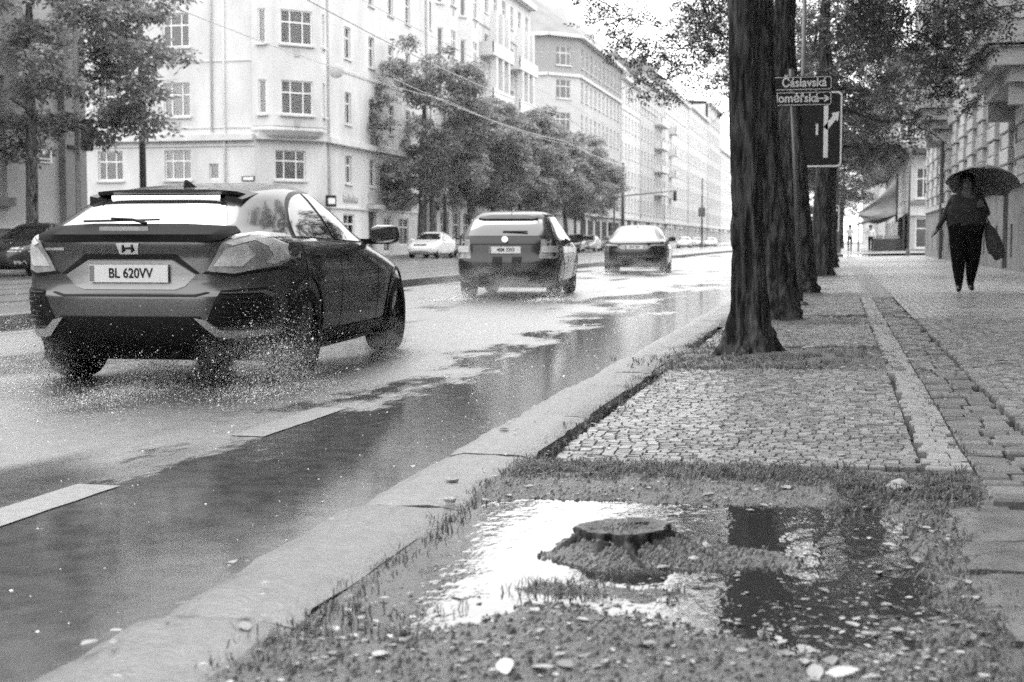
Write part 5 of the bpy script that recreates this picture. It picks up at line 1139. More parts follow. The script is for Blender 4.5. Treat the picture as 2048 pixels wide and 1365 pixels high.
name_sign('upper dark street name plate reading Čáslavská', 2.76, 'Čáslavská', .06, False)
name_sign('lower dark street name plate with a white right arrow', 2.57, 'Sudoměřská', -.11, True)
dp = empty('sign_post', (-.7, 27.2, pz)); tag(dp, 'tall thin post of the lane arrow sign behind the third trunk', 'sign post')
MB().tube([(0, 0, 0), (.02, 0, 5.6)], .04, 12).build('pole', m_steel, dp, smooth=True)
ds = empty('lane_sign', (-.5, 27.05, pz + 2.86)); tag(ds, 'tall dark lane sign with white branching arrow, half behind trunks', 'road sign')
o1, o2, o3 = rounded(1.1, 1.42, .09), rounded(1.06, 1.38, .08), rounded(1.0, 1.32, .07)
plate_mb(o1, -.012, .015).build('board', m_signdk, ds); ring_mb(o2, o3, -.02, -.0121).build('border', m_signwh, ds)
ar = MB().box(.2, .28, -.02, -.0125, -.52, .56); ar.obox((.32, -.0164, .12), (.09, 0, .11), (0, .0036, 0), (-.034, 0, .028)); ar.build('arrow_shaft', m_signwh, ds)
MB().add([(.48, -.021, .32), (.33, -.021, .29), (.45, -.021, .14)], [(0, 1, 2)]).build('arrow_head', m_signwh, ds)
MB().box(.06, .1, -.02, -.0125, -.1, .1).build('lane_tick', m_signwh, ds)
f3 = empty('lane_sign', (-.42, 62, side_z(-.4) + 1.75)); tag(f3, 'smaller far lane sign low among the leaves right of the trunks', 'road sign')
plate_mb(rounded(.9, 1.15, .08), -.012, .015).build('board', m_signdk, f3); ring_mb(rounded(.88, 1.12, .08), rounded(.78, 1.02, .06), -.02, -.0121).build('border', m_signwh, f3)
MB().tube([(.0, .05, -1.75), (.0, .05, 1.6)], .045, 10).build('pole', m_steel, f3, smooth=True); a_ = MB().box(.1, .2, -.021, -.013, -.4, .2); a_.obox((.25, -.017, .3), (.1, 0, .1), (0, .003, 0), (-.04, 0, .04)); a_.build('arrow', m_signwh, f3)
# thin post at the corner of the rusticated house
cp = empty('corner_post', (3.3, 72, .2)); tag(cp, 'thin grey post at the kerb of the cross street', 'post'); MB().tube([(0, 0, 0), (.05, 0, 6.2)], .055, 10).build('pole', m_steel, cp, smooth=True); MB().lathe([(.11, 0), (.1, .3), (.06, .35)], 14).build('base', m_steel, cp, smooth=True)
# masts on the left
def mast(label, loc, h, r_, mat, sign=None, arm=None):
    o = empty('street_mast', loc); tag(o, label, 'mast', 'masts along the far side'); MB().tube([(0, 0, 0), (0, 0, h * .5), (0, 0, h)], [r_, r_ * .85, r_ * .65], 14).build('pole', mat, o, smooth=True); MB().lathe([(r_ * 1.8, 0), (r_ * 1.7, .5), (r_ * 1.1, .6)], 14).build('base', mat, o, smooth=True)
    if sign: plate_mb(rounded(sign[0], sign[1], .08), -.03, .0).build('sign_back', m_steel, o, (sign[2], -r_ - .02, sign[3]))
    if arm: MB().tube(smooth_path([(0, 0, h - .2), (arm * .4, 0, h + .45), (arm, 0, h + .5)], 5), .05, 8).build('arm', mat, o, smooth=True); MB().obox((arm, 0, h + .46), (.3, 0, 0), (0, .1, 0), (0, 0, .06)).build('lamp_head', mat, o)
    return o
mast('grey mast with blank sign back left of the corner house', (-23.4, 40.9, .1), 9.5, .1, m_plaster_dk, (.42, 1.0, .42, 4.15))
mast('dark mast in front of the corner house window', (-23.4, 45.2, .1), 9.5, .13, m_iron)
mast('dark straight mast right of the paired trunks', (-24.0, 86.0, .1), 9.0, .12, m_iron)
mast('thin mast behind the leaning trunk', (-23.6, 129, .1), 9, .13, m_iron, arm=2)
mast('dark mast beside the traffic signal arm', (-23.5, 158, .1), 9.5, .2, m_iron)
mast('thin mast carrying a pale notice far down the street', (-17.5, 188, .1), 9, .12, m_iron, (.9, 1.2, 0, 4.6))
mast('slender mast near the far oncoming cars', (-17.5, 250, .1), 10, .14, m_iron)
mast('most distant mast beside the near trunk', (-17.5, 330, .1), 11, .16, m_iron)
ts = empty('traffic_signal', (-23.2, 150, .1)); tag(ts, 'pale traffic signal mast with long arm over the road', 'traffic light')
MB().tube(smooth_path([(0, 0, 0), (0, 0, 4.8), (.6, 0, 5.5), (6.6, 0, 6.1)], 6), np.linspace(.12, .06, 19), 10).build('mast', m_steel, ts, smooth=True)
for (x, z) in ((6.4, 5.5), (-.5, 2.3)):
    h_ = MB().box(x - .17, x + .17, -.14, .1, z - .5, z + .5).build('signal_head', m_iron, ts)
    for k in (-1, 0, 1): MB().lathe([(.001, -.15), (.11, -.15), (.12, -.25), (.105, -.25), (.1, -.16)], 12, 'y', (x, 0, z + .32 * k)).build('lamp_hood', m_black, h_)
# overhead wires
m_cable = M('wire_grey', .38, .4, .5, var=.1)
def wire(label, pts, r_, group='tram wires', ins=()):
    o = empty('tram_wire', pts[0]); tag(o, label, 'wire', group); P0 = np.array(pts[0], float); MB().tube(np.array(pts) - P0, r_ * .7, 5).build('cable', m_cable, o)
    for p in ins: MB().lathe([(.02, -.12), (.06, -.08), (.03, -.04), (.06, 0), (.03, .04), (.06, .08), (.02, .12)], 8, 'x', np.array(p) - P0).build('insulator', m_iron, o)
def sag(x, z, y0, y1, s=.25, span=30):
    ys = np.arange(y0, y1 + 1, 5); return [(x, y_, z - s * (1 - abs(((y_ - y0) % span) / span - .5) ** 2 * 4)) for y_ in ys]
m_wire_r = .022
wire('nearest tram contact wire running up the street, higher line', sag(-11.5, 6.25, 30, 330), m_wire_r); wire('lower tram contact wire of the far track', sag(-14.3, 6.25, 45, 330), m_wire_r)
wire('tram carrying wire high over the far track', sag(-16.6, 7.0, 30, 330), .018); wire('thin feeder wire above the near tram track', sag(-11.5, 6.9, 30, 330, .1), .012)
def span(label, a, b, ins): wire(label, [tuple(np.array(a) + (np.array(b) - np.array(a)) * t - np.array([0, 0, .5 * t * (1 - t) * 4])) for t in np.linspace(0, 1, 13)], .012, 'span wires', [tuple(np.array(a) + (np.array(b) - np.array(a)) * t - np.array([0, 0, .5 * t * (1 - t) * 4])) for t in ins])
span('span wire from the corner house across the front of the oriel', (-26, 70, 12.2), (-9, 50, 7.6), (.35, .6)); span('span wire crossing the street before the middle trees', (-26, 90, 9.5), (-.4, 90, 8), (.3,))
span('span wire crossing far beyond the estate car', (-26, 125, 9.5), (-.4, 125, 8), (.4,))
# ================================================================== STUMP
st = empty('tree_stump', (-.555, 3.79, WZ - .012)); tag(st, 'low sawn tree stump with roots standing in the puddle', 'tree stump')
rs_ = np.random.default_rng(5); n = 64; V = []; lev = [(-.05, 1.75), (-.01, 1.5), (.015, 1.22), (.035, 1.08), (.055, 1.02), (.072, 1.01), (.078, .98)]
fa_ = rs_.uniform(0, 6.28, 6)
for z, s_ in lev:
    for j in range(n):
        a = 2 * math.pi * j / n; q = .125 * (1 + .05 * math.sin(3 * a + fa_[0]) + .035 * math.sin(7 * a + fa_[1]) + .03 * math.sin(17 * a + fa_[2])); fl = (s_ - 1) * (1 + .7 * math.sin(5 * a + fa_[3]) + .4 * math.sin(9 * a + fa_[4])); rr = q * (1 + max(fl, -.03)) * (1 + rs_.normal(0, .018 if s_ > 1 else .004))
        V.append((rr * math.cos(a), rr * math.sin(a) * .95, z + (rs_.normal(0, .003) if s_ > 1.02 else 0) + (.006 * math.cos(a) if s_ < 1.05 else 0)))
k = len(lev); F = [(i * n + j, i * n + (j + 1) % n, (i + 1) * n + (j + 1) % n, (i + 1) * n + j) for i in range(k - 1) for j in range(n)]
MB().add(V, F).build('bark_side', m_bark, st, smooth=True)
top = V[-n:]; VT = list(top); FT = []
for q_ in range(1, 7):
    f_ = 1 - q_ / 7
    for j in range(n): VT.append((top[j][0] * f_, top[j][1] * f_, top[j][2] * 0 + .074 + .004 * math.sin(j * .7 + q_ * 2.1) * f_ + rs_.normal(0, .0018) - (.008 if (j in (9, 10, 37, 38, 52)) and q_ > 1 else 0)))
    FT += [((q_ - 1) * n + j, (q_ - 1) * n + (j + 1) % n, q_ * n + (j + 1) % n, q_ * n + j) for j in range(n)]
FT.append(tuple(6 * n + j for j in range(n))); MB().add(VT, FT).build('sawn_face', M('sawn_wood', .1, .6, .4, var=.5, scale=30, bump=.6, bscale=60), st)
for j, a in enumerate((.4, 1.4, 2.5, 3.6, 4.4, 5.0, 5.6)):
    ca, sa = math.cos(a), math.sin(a); MB().tube(smooth_path([(.12 * ca, .12 * sa, .045), (.17 * ca, .17 * sa, .02), (.22 * ca + .02, .22 * sa, .006), (.28 * ca + .03, .28 * sa, -.02)], 4), np.linspace(.024, .007, 13), 7, wob=.15).build('root', m_bark, st, smooth=True)
MB().obox((.02, .06, .086), (.022, .004, 0), (-.004, .012, 0), (0, 0, .007)).build('wood_chip', M('pale_chip', .4, .7, .3), st)
# ================================================================== LITTER, GRASS, PEBBLES
def ground_z(x, y):
    if 1.7 < y < 5.1 and XI < x < .5: return float(max(bed_h([(x, y)])[0], WZ))
    return side_z(x) - .004
def scatter_z(P):
    h = np.array([side_z(x) - .002 for x in P[:, 0]]); m = (P[:, 1] > 1.7) & (P[:, 1] < 5.1) & (P[:, 0] < .5); h[m] = np.maximum(bed_h(P[m]), WZ + .001); return h
rg = np.random.default_rng(77)
# fallen leaves: the larger ones one by one
m_fl = M('fallen_leaf', .3, .45, .5, var=.35, scale=25, rnd=.6); LV = []
for kx in range(5):
    V = []; n = 7; cup = rg.uniform(.05, .25); tw = rg.uniform(-.3, .3)
    for i in range(n):
        t = i / (n - 1); wd = .32 * math.sin(math.pi * min(t * .93 + .04, 1)) ** .8; V += [(-wd, t - .5, cup * (.5 - abs(t - .5)) * .4 + abs(wd) * cup + tw * .1 * t), (0, t - .5, .0 + cup * .1 * t), (wd, t - .5, cup * (.5 - abs(t - .5)) * .2 + abs(wd) * cup * .7 - tw * .1 * t)]
    F = []
    for i in range(n - 1): F += [(3 * i, 3 * i + 1, 3 * i + 4, 3 * i + 3), (3 * i + 1, 3 * i + 2, 3 * i + 5, 3 * i + 4)]
    LV.append((np.array(V), F, MB().add(V, F).mesh('fallen_leaf', m_fl, True)))
spots = []
BIG = [((-0.371, 2.831), .07, 'curled pale leaf on the mud right of the picture centre near the bottom'), ((-0.61, 2.603), .08, 'long pale leaf at the bottom edge left of centre'), ((-0.501, 2.645), .06, 'pale leaf at the bottom edge below the stump'), ((-0.003, 2.816), .07, 'pale leaf lying at the near right rim of the puddle'), ((0.016, 2.714), .08, 'broad pale leaf at the bottom right of the puddle'), ((-0.03, 2.688), .07, 'pale leaf just left of the broad leaf at the bottom'), ((-0.514, 3.003), .09, 'long pale leaf in the shallow water before the mud bank'), ((-1.226, 2.791), .06, 'small pale leaf on the kerb at the lower left'), ((-0.615, 4.937), .05, 'pale curled leaf at the edge of the cobbles'), ((-0.847, 4.884), .04, 'small pale leaf left of the curled one at the cobble edge'), ((0.115, 3.649), .05, 'pale leaf floating at the right of the dark water'), ((-0.654, 7.011), .05, 'pale leaf on the cobbles in front of the nearest trunk')]
for (p, s_, lab) in BIG:
    x, y = p; o = link('fallen_leaf', random.choice(LV)[2], None, (x, y, ground_z(x, y) + .006), (random.uniform(-.25, .25), random.uniform(-.3, .3), random.uniform(0, 6.3))); o.scale = (s_ * .7, s_ * .9, s_ * .8); tag(o, lab, 'leaf', 'large fallen leaves')
# small litter as one mass
mb = MB()
def region_px(n, poly_fn, size, zoff=.002):
    P = poly_fn(n); Z = scatter_z(P)
    for (x, y), z in zip(P, Z):
        V, F, _ = LV[rg.integers(0, 5)]; s_ = size * math.exp(rg.normal(-.1, .5)); a = rg.uniform(0, 6.3); c_, s2 = math.cos(a), math.sin(a); W = V * s_; t1, t2_ = rg.uniform(-.15, .15, 2)
        mb.add(np.column_stack([c_ * W[:, 0] - s2 * W[:, 1] + x, s2 * W[:, 0] + c_ * W[:, 1] + y, W[:, 2] + W[:, 0] * t1 + W[:, 1] * t2_ + z + zoff + s_ * .12]), F)
U = lambda x0, x1, y0, y1: (lambda n: np.column_stack([rg.uniform(x0, x1, n), rg.uniform(y0, y1, n)]))
region_px(520, U(-1.12, .45, 2.3, 3.3), .013); region_px(300, U(.05, .42, 2.4, 4.6), .015); region_px(200, U(-1.1, .3, 4.3, 5.1), .014); region_px(190, U(-.6, .35, 2.7, 3.6), .014)
region_px(260, U(-1.1, .8, 5.1, 9.0), .016); region_px(420, U(-1.1, .75, 8.9, 11.3), .022); region_px(420, U(-1.1, .9, 11.3, 22), .026); region_px(160, U(.75, 2.4, 5, 16), .028); region_px(120, U(-1.49, -1.1, 2.2, 14), .018)
tag(mb.build('leaf_litter', leaf_mat('litter', .33, .1)), 'small pale leaves and petals strewn over bed and paving', 'leaf litter', kind='stuff')
# grass and weeds
def grass(n_tufts, P, blades, h, mbg):
    Z = scatter_z(P)
    for (x, y), z in zip(P, Z):
        for b in range(rg.integers(blades // 2, blades + 1)):
            a = rg.uniform(0, 6.3); ln = h * rg.uniform(.3, 1.05); le = rg.uniform(.4, 1.7); w_ = rg.uniform(.0012, .003) * (h / .04); bx, by = x + rg.normal(0, .012), y + rg.normal(0, .012); dx, dy = math.cos(a), math.sin(a)
            mbg.add([(bx - dy * w_, by + dx * w_, z - .004), (bx + dy * w_, by - dx * w_, z - .004), (bx + dx * ln * le * .4 + dy * w_ * .8, by + dy * ln * le * .4 - dx * w_ * .8, z + ln * .6), (bx + dx * ln * le * .4 - dy * w_ * .8, by + dy * ln * le * .4 + dx * w_ * .8, z + ln * .6), (bx + dx * ln * le, by + dy * ln * le, z + ln * (1 - .42 * le))], [(0, 1, 2, 3), (3, 2, 4)])
gm_ = MB()
def band(n, x0, x1, yc, sy): return np.column_stack([rg.uniform(x0, x1, n), rg.normal(yc, sy, n)])
grass(0, band(560, -1.1, .0, 4.95, .1), 12, .035, gm_); grass(0, band(260, .0, .45, 4.75, .15), 12, .04, gm_)
grass(0, np.column_stack([rg.normal(-1.12, .025, 130), rg.uniform(2.4, 5.0, 130)]), 6, .03, gm_); grass(0, np.column_stack([rg.normal(-1.07, .05, 110), rg.uniform(5, 9, 110)]), 8, .035, gm_)
grass(0, np.column_stack([rg.normal(-1.0, .1, 80), rg.uniform(2.5, 3.1, 80)]), 7, .03, gm_); grass(0, np.column_stack([rg.normal(.3, .06, 260), rg.uniform(2.4, 4.7, 260)]), 8, .035, gm_)
grass(0, band(120, -1.1, -.1, 9.15, .12), 9, .05, gm_); grass(0, np.column_stack([rg.normal(-.55, .35, 330), rg.normal(9.9, .3, 330)]), 9, .055, gm_); grass(0, np.column_stack([rg.normal(-1.0, .1, 120), rg.uniform(9, 13, 120)]), 8, .05, gm_)
grass(0, np.column_stack([rg.uniform(-1.0, .4, 140), rg.uniform(14, 15.6, 140)]), 7, .05, gm_); grass(0, np.column_stack([rg.normal(.47, .04, 90), rg.uniform(5, 13, 90)]), 6, .03, gm_); grass(0, np.column_stack([rg.uniform(-.75, -.35, 60), rg.uniform(3.22, 3.38, 60)]), 6, .03, gm_)
tag(gm_.build('grass', leaf_mat('grass_blade', .15, .3)), 'short weeds and grass round the bed, kerb and trunks', 'grass', kind='stuff')
# crumbs of soil, bark and grit
cm = MB(); ico = np.array([(1, 0, -.3), (-.5, .87, -.3), (-.5, -.87, -.3), (.3, .2, .8), (-.4, 0, .6)]); IF = [(0, 1, 3), (1, 4, 3), (1, 2, 4), (2, 0, 3), (2, 3, 4)]
P = np.vstack([U(-1.13, .48, 2.2, 3.2)(5200), U(-1.1, .45, 4.4, 5.1)(1800), U(.05, .45, 2.3, 4.7)(2200), np.column_stack([rg.normal(-.45, .15, 2600), rg.normal(3.72, .12, 2600)]), U(-1.1, .4, 9, 11.1)(1500)]); D_ = bed_h(P); keep = (D_ > WZ - .003) | (P[:, 1] > 5.1); P = P[keep]; Z = scatter_z(P)
for (x, y), z in zip(P, Z):
    s_ = abs(rg.normal(0, .0045)) + .0018; cm.add(ico * s_ * rg.uniform(.6, 1.4, 3) + np.array([x, y, z]), IF)
tag(cm.build('soil_crumbs', leaf_mat('crumb', .13, 0)), 'loose grit and bark crumbs on the wet soil', 'grit', kind='stuff')
# stones at the far right rim of the puddle
m_rock = M('pale_rock', .36, .6, .4, var=.3, scale=20, bump=.5, bscale=50)
def rock(label, x, y, s_, seed):
    r2 = np.random.default_rng(seed); bm = bmesh.new(); bmesh.ops.create_icosphere(bm, subdivisions=3, radius=1)
    for v in bm.verts: c_ = v.co; q = 1 + .18 * math.sin(c_.x * 3 + seed) + .14 * math.sin(c_.y * 5 + seed * 2) + .1 * math.sin(c_.z * 7) + r2.normal(0, .03); v.co = Vector((c_.x * q * s_, c_.y * q * s_ * .8, c_.z * q * s_ * .55))
    me = bpy.data.meshes.new('rock'); bm.to_mesh(me); bm.free(); me.materials.append(m_rock); me.polygons.foreach_set('use_smooth', [True] * len(me.polygons)); tag(link('rock', me, None, (x, y, ground_z(x, y) + s_ * .12)), label, 'rock', 'stones round the puddle')
rock('largest pale rough stone at the far right rim of the puddle', 0.201, 4.767, .042, 1); rock('small pale stone right of the stump on the mud tongue', -0.335, 3.805, .02, 2); rock('pale stone chip behind the largest rough stone', 0.257, 4.78, .02, 3); rock('low dark pebble on the kerb edge', -1.292, 4.717, .018, 4); rock('pebble on the kerb nearer than the dark pebble', -1.198, 4.344, .018, 5); rock('small stone half sunk beside the stump root', -0.357, 3.657, .016, 6)
# ================================================================== PEOPLE
m_skin = M('skin', .1, .5, .4, var=.1); m_hair = M('dark_hair', .012, .5, .3, var=.4, scale=40, bump=.4, bscale=80, stretch=(1, 1, .1))
m_trouser = M('black_trousers', .008, .9, .05, var=.3, scale=12, bump=.2); m_shoe = M('black_shoes', .012, .4, .4)
def lace_mat(name, a, b_):
    m = bpy.data.materials.new(name); m.use_nodes = True; t = m.node_tree; N = t.nodes; L = t.links; b = N['Principled BSDF']; b.inputs['Roughness'].default_value = .8
    tc = N.new('ShaderNodeTexCoord'); vo = N.new('ShaderNodeTexVoronoi'); vo.feature = 'DISTANCE_TO_EDGE'; vo.inputs['Scale'].default_value = 26; L.new(tc.outputs['Object'], vo.inputs['Vector'])
    mr = N.new('ShaderNodeMapRange'); mr.inputs[1].default_value = .04; mr.inputs[2].default_value = .16; mr.inputs[3].default_value = b_; mr.inputs[4].default_value = a; L.new(vo.outputs[0], mr.inputs[0]); L.new(mr.outputs[0], b.inputs['Base Color']); return m
def person(label, loc, rz, J, top, scale=1.0, group=None, hair=True, fem=True, trousers=None):
    """J: joints in metres, x right of the figure as seen from its front (-y)"""
    root = empty('person', loc, rz); root.scale = (scale,) * 3; tag(root, label, 'person', group)
    V, E_, Rd = [], [], []
    def v(p, r, par=None):
        V.append(p); Rd.append(r)
        if par is not None: E_.append((par, len(V) - 1))
        return len(V) - 1
    pel = v((0, 0, .96), (J['hip'], J['hip'] * .72)); wa = v((0, .0, 1.1), (J['waist'], J['waist'] * .75), pel); bu = v((0, -.015, 1.25), (J['bust'], J['bust'] * .8), wa); ch = v((0, .0, 1.37), (J['bust'] * .82, J['bust'] * .6), bu)
    nk = v((0, .0, 1.47), (.058, .058), ch); h0 = v((0, -.012, 1.55), (.07, .078), nk); h1 = v((0, -.008, 1.64), (.083, .095), h0); h2 = v((0, .004, 1.72), (.062, .072), h1)
    v((0, -.118, 1.60), (.012, .012), h0)
    for s_ in (-1, 1):
        hp = v((s_ * .1, 0, .88), (J['thigh'], J['thigh']), pel); kn = v(J['knee'][0 if s_ < 0 else 1], (J['thigh'] * .66,) * 2, hp); cf = np.array(J['knee'][0 if s_ < 0 else 1]) * .45 + np.array(J['ank'][0 if s_ < 0 else 1]) * .55
        c_ = v(tuple(cf + np.array([0, .02, .06])), (J['thigh'] * .58,) * 2, kn); an = v(J['ank'][0 if s_ < 0 else 1], (.05, .05), c_); a = np.array(J['ank'][0 if s_ < 0 else 1]); ba = v(tuple(a + np.array([s_ * .01, -.09, -.045])), (.05, .042), an); v(tuple(a + np.array([s_ * .015, -.17, -.055])), (.044, .034), ba)
    hands = []
    for s_ in (-1, 1):
        k = 0 if s_ < 0 else 1; sh = v((s_ * .185, .0, 1.385), (.078, .078), ch); el = v(J['elbow'][k], (.052, .052), sh); wr = v(J['wrist'][k], (.033, .033), el); d = np.array(J['wrist'][k]) - np.array(J['elbow'][k]); d /= np.linalg.norm(d); ax = np.array(J['palmx'][k], float); ax /= np.linalg.norm(ax); pn = np.cross(d, ax)
        W = np.array(J['wrist'][k]); pm = v(tuple(W + d * .06), (.032, .022), wr); hands.append(W + d * .08)
        curl = J['curl'][k]
        for q, ln in zip((-1.2, -.4, .4, 1.2), (.06, .075, .08, .068)):
            b = W + d * .095 + ax * q * .02; f1 = v(tuple(b), (.011, .011), pm); t1 = b + (d * (1 - curl) + pn * curl) * ln * .5; f2 = v(tuple(t1), (.0095, .0095), f1); v(tuple(t1 + (d * (1 - 1.9 * curl) + pn * curl) * ln * .5), (.008, .008), f2)
        tb = W + d * .04 + ax * .035; th = v(tuple(tb), (.012, .012), pm); v(tuple(tb + d * .04 + ax * .018 + pn * .02 * curl), (.0095, .0095), th)
    me = bpy.data.meshes.new('body'); me.from_pydata([tuple(p) for p in V], E_, []); o = link('body', me, root); o.modifiers.new('s', 'SKIN')
    for i, sv in enumerate(me.skin_vertices[0].data): sv.radius = Rd[i]; sv.use_root = (i == 0)
    md = o.modifiers.new('u', 'SUBSURF'); md.levels = 2; md.render_levels = 2
    baked(o); me = o.data; me.materials.clear()
    for m in (m_skin, top, trousers or m_trouser, m_shoe): me.materials.append(m)
    ix = []
    for p in me.polygons:
        c_ = np.array(p.center); hd = min(np.linalg.norm(c_ - h) for h in hands)
        ix.append(0 if hd < .085 or c_[2] > 1.47 or (c_[2] > 1.41 and c_[1] < -.045 and abs(c_[0]) < .07) else (3 if c_[2] < .1 else (2 if c_[2] < 1.0 and abs(c_[0]) < .3 and hd > .12 else 1)))
    me.polygons.foreach_set('material_index', ix); me.polygons.foreach_set('use_smooth', [True] * len(ix))
    for s_ in (-1, 1):
        MB().lathe([(.001, -.006), (.012, -.003), (.014, .0)], 10, 'y', (s_ * .032, -.098, 1.64)).build('eye', m_ink, root, smooth=True)
        MB().obox((s_ * .095, .01, 1.62), (.008, 0, 0), (0, .016, 0), (0, 0, .028)).build('ear', m_skin, root)
    MB().obox((0, -.094, 1.555), (.026, 0, 0), (0, .006, 0), (0, 0, .006)).build('mouth', M('lips', .16, .4, .4), root)
    # hair: a shell open at the face
    bm = bmesh.new(); bmesh.ops.create_icosphere(bm, subdivisions=4, radius=1)
    kill = [f for f in bm.faces if (f.calc_center_median().y < -.45 and abs(f.calc_center_median().x) < .62 and f.calc_center_median().z < .55) or f.calc_center_median().z < -.95]
    bmesh.ops.delete(bm, geom=kill, context='FACES')
    ln = J.get('hairlen', .1)
    for vv in bm.verts:
        c_ = vv.co.copy(); w_ = 1 + .03 * math.sin(c_.x * 23) + .03 * math.sin(c_.y * 19 + 1); z = c_.z; down = max(0, -z)
        vv.co = Vector((c_.x * (.112 + .035 * down * (ln > .15)) * w_, c_.y * .128 * w_ + .012 + .03 * down, 1.665 + (z * .105 if z > 0 else z * (.1 + ln))))
    mh = bpy.data.meshes.new('hair'); bm.to_mesh(mh); bm.free(); mh.materials.append(m_hair); mh.polygons.foreach_set('use_smooth', [True] * len(mh.polygons)); link('hair', mh, root)
    return root
def umbrella(label, loc, rad, hgt, shaft, mat, tilt=(0, 0)):
    u = empty('umbrella', loc); u.rotation_euler = (tilt[0], tilt[1], 0); tag(u, label, 'umbrella'); n = 8
    V = []; rings = 7; sub = 4
    for i in range(rings + 1):
        t = i / rings
        for j in range(n * sub):
            a = 2 * math.pi * j / (n * sub); q = abs((j % sub) / sub - .5) * 2     # 1 at rib, 0 mid gore
            r_ = rad * t * (1 - .06 * (1 - q) * t); V.append((r_ * math.cos(a), r_ * math.sin(a), shaft + hgt * (1 - t ** 1.9) + .035 * (1 - q) * t ** 4))
    m_ = n * sub; F = [(i * m_ + j, i * m_ + (j + 1) % m_, (i + 1) * m_ + (j + 1) % m_, (i + 1) * m_ + j) for i in range(rings) for j in range(m_)]
    o = MB().add(V, F).build('canopy', mat, u, smooth=True); md = o.modifiers.new('s', 'SOLIDIFY'); md.thickness = .002; baked(o)
    for k in range(n):
        a = 2 * math.pi * k / n; MB().tube([(rad * t * math.cos(a), rad * t * math.sin(a), shaft + hgt * (1 - t ** 1.9) - .006) for t in np.linspace(.02, 1, 8)], .003, 5).build('rib', m_steel, u)
        MB().tube([(0, 0, shaft - .06), (rad * .48 * math.cos(a), rad * .48 * math.sin(a), shaft + hgt * (1 - .48 ** 1.9) - .008)], .0025, 4).build('strut', m_steel, u)
    MB().tube([(0, 0, -.02), (0, 0, shaft + hgt + .04)], .006, 8).build('shaft', m_black, u); MB().tube([(0, 0, -.1), (0, 0, .04)], .014, 8).build('handle', m_black, u, smooth=True)
    return u
def dots(name, a, b_, sc=40):
    m = bpy.data.materials.new(name); m.use_nodes = True; t = m.node_tree; N = t.nodes; L = t.links; b = N['Principled BSDF']; b.inputs['Roughness'].default_value = .5
    tc = N.new('ShaderNodeTexCoord'); vo = N.new('ShaderNodeTexVoronoi'); vo.inputs['Scale'].default_value = sc; L.new(tc.outputs['Object'], vo.inputs['Vector']); mr = N.new('ShaderNodeMapRange'); mr.inputs[1].default_value = .2; mr.inputs[2].default_value = .4; mr.inputs[3].default_value = b_; mr.inputs[4].default_value = a
    L.new(vo.outputs['Distance'], mr.inputs[0]); L.new(mr.outputs[0], b.inputs['Base Color']); return m
WX, WYY = 1.84, 22.1; WZZ = side_z(WX) - .004
# person-local: camera sees the front, so +x local is picture right
JW = dict(hip=.35, waist=.32, bust=.315, thigh=.17, knee=[(-.105, -.03, .5), (.11, .05, .5)], ank=[(-.085, -.02, .1), (.09, .14, .115)], elbow=[(-.30, .03, 1.13), (.30, -.04, 1.14)], wrist=[(-.42, -.06, .93), (.215, -.2, 1.28)], palmx=[(0, -1, .2), (-.3, -.5, .6)], curl=[.25, .75], hairlen=.17)
person('person in a dark patterned top and black trousers walking towards us', (WX, WYY, WZZ), 0, JW, lace_mat('lace_top', .006, .018), 1.0)
umbrella('dotted grey umbrella held up over the pavement by the walking person', (WX + .2, WYY - .14, WZZ + 1.36), .53, .26, .26, dots('umbrella_dots', .04, .45, 60), (R(-22), R(3)))
bag = empty('shoulder_bag', (WX + .30, WYY - .02, WZZ + 1.05)); tag(bag, 'dark patterned bag hanging from the arm of the walking person', 'bag')
bm_ = bmesh.new(); bmesh.ops.create_icosphere(bm_, subdivisions=4, radius=1)
for vv in bm_.verts:
    c_ = vv.co; t = (c_.z + 1) / 2; vv.co = Vector((np.sign(c_.x) * abs(c_.x) ** .7 * (.05 + .1 * (1 - t) ** .7) + .17 * (1 - t), c_.y * .07, (t - 1) * .56 + .02 * math.sin(c_.x * 9)))
mg = bpy.data.meshes.new('bag_body'); bm_.to_mesh(mg); bm_.free(); mg.materials.append(lace_mat('bag_pattern', .01, .06)); mg.polygons.foreach_set('use_smooth', [True] * len(mg.polygons)); link('bag_body', mg, bag)
MB().tube(smooth_path([(-.02, 0, -.03), (-.05, .0, .2), (-.1, 0, .355), (-.06, .04, .2), (.03, .02, -.05)], 5), .011, 6).build('strap', m_black, bag, smooth=True)
GP = 'distant walkers'
def walker(label, x, y, rz, top, st, tr=None, sc=1.0):
    J = dict(hip=.17, waist=.15, bust=.17, thigh=.09, knee=[(-.09, -.04 + st, .5), (.09, -.04 - st, .5)], ank=[(-.08, .02 + 2 * st, .1), (.08, .02 - 2 * st, .1)], elbow=[(-.27, .06, 1.12), (.27, .0, 1.12)], wrist=[(-.28, -.06, .88), (.28, -.1, .9)], palmx=[(0, -1, 0), (0, -1, 0)], curl=[.3, .3], hairlen=.06)
    return person(label, (x, y, side_z(x) + .02), rz, J, top, sc, GP, trousers=tr)
m_jk = M('pale_jacket', .45, .8, .2); m_wh = M('white_top', .7, .8, .2); m_dkc = M('dark_coat', .03, .8, .2)
walker('distant walker in a dark coat, leftmost of the three', .05, 101, math.pi, m_dkc, .06)
walker('distant walker in a grey top beside the dark coated one', .75, 100, math.pi, m_jk, .08, sc=1.06)
walker('distant walker in a white top by the market stall', 2.15, 101, 0, m_wh, .1, sc=1.04)
umbrella('small dark umbrella over the white topped distant walker', (1.75, 100.8, side_z(2) + 1.35), .6, .2, .55, m_dkc, (0, R(-12)))
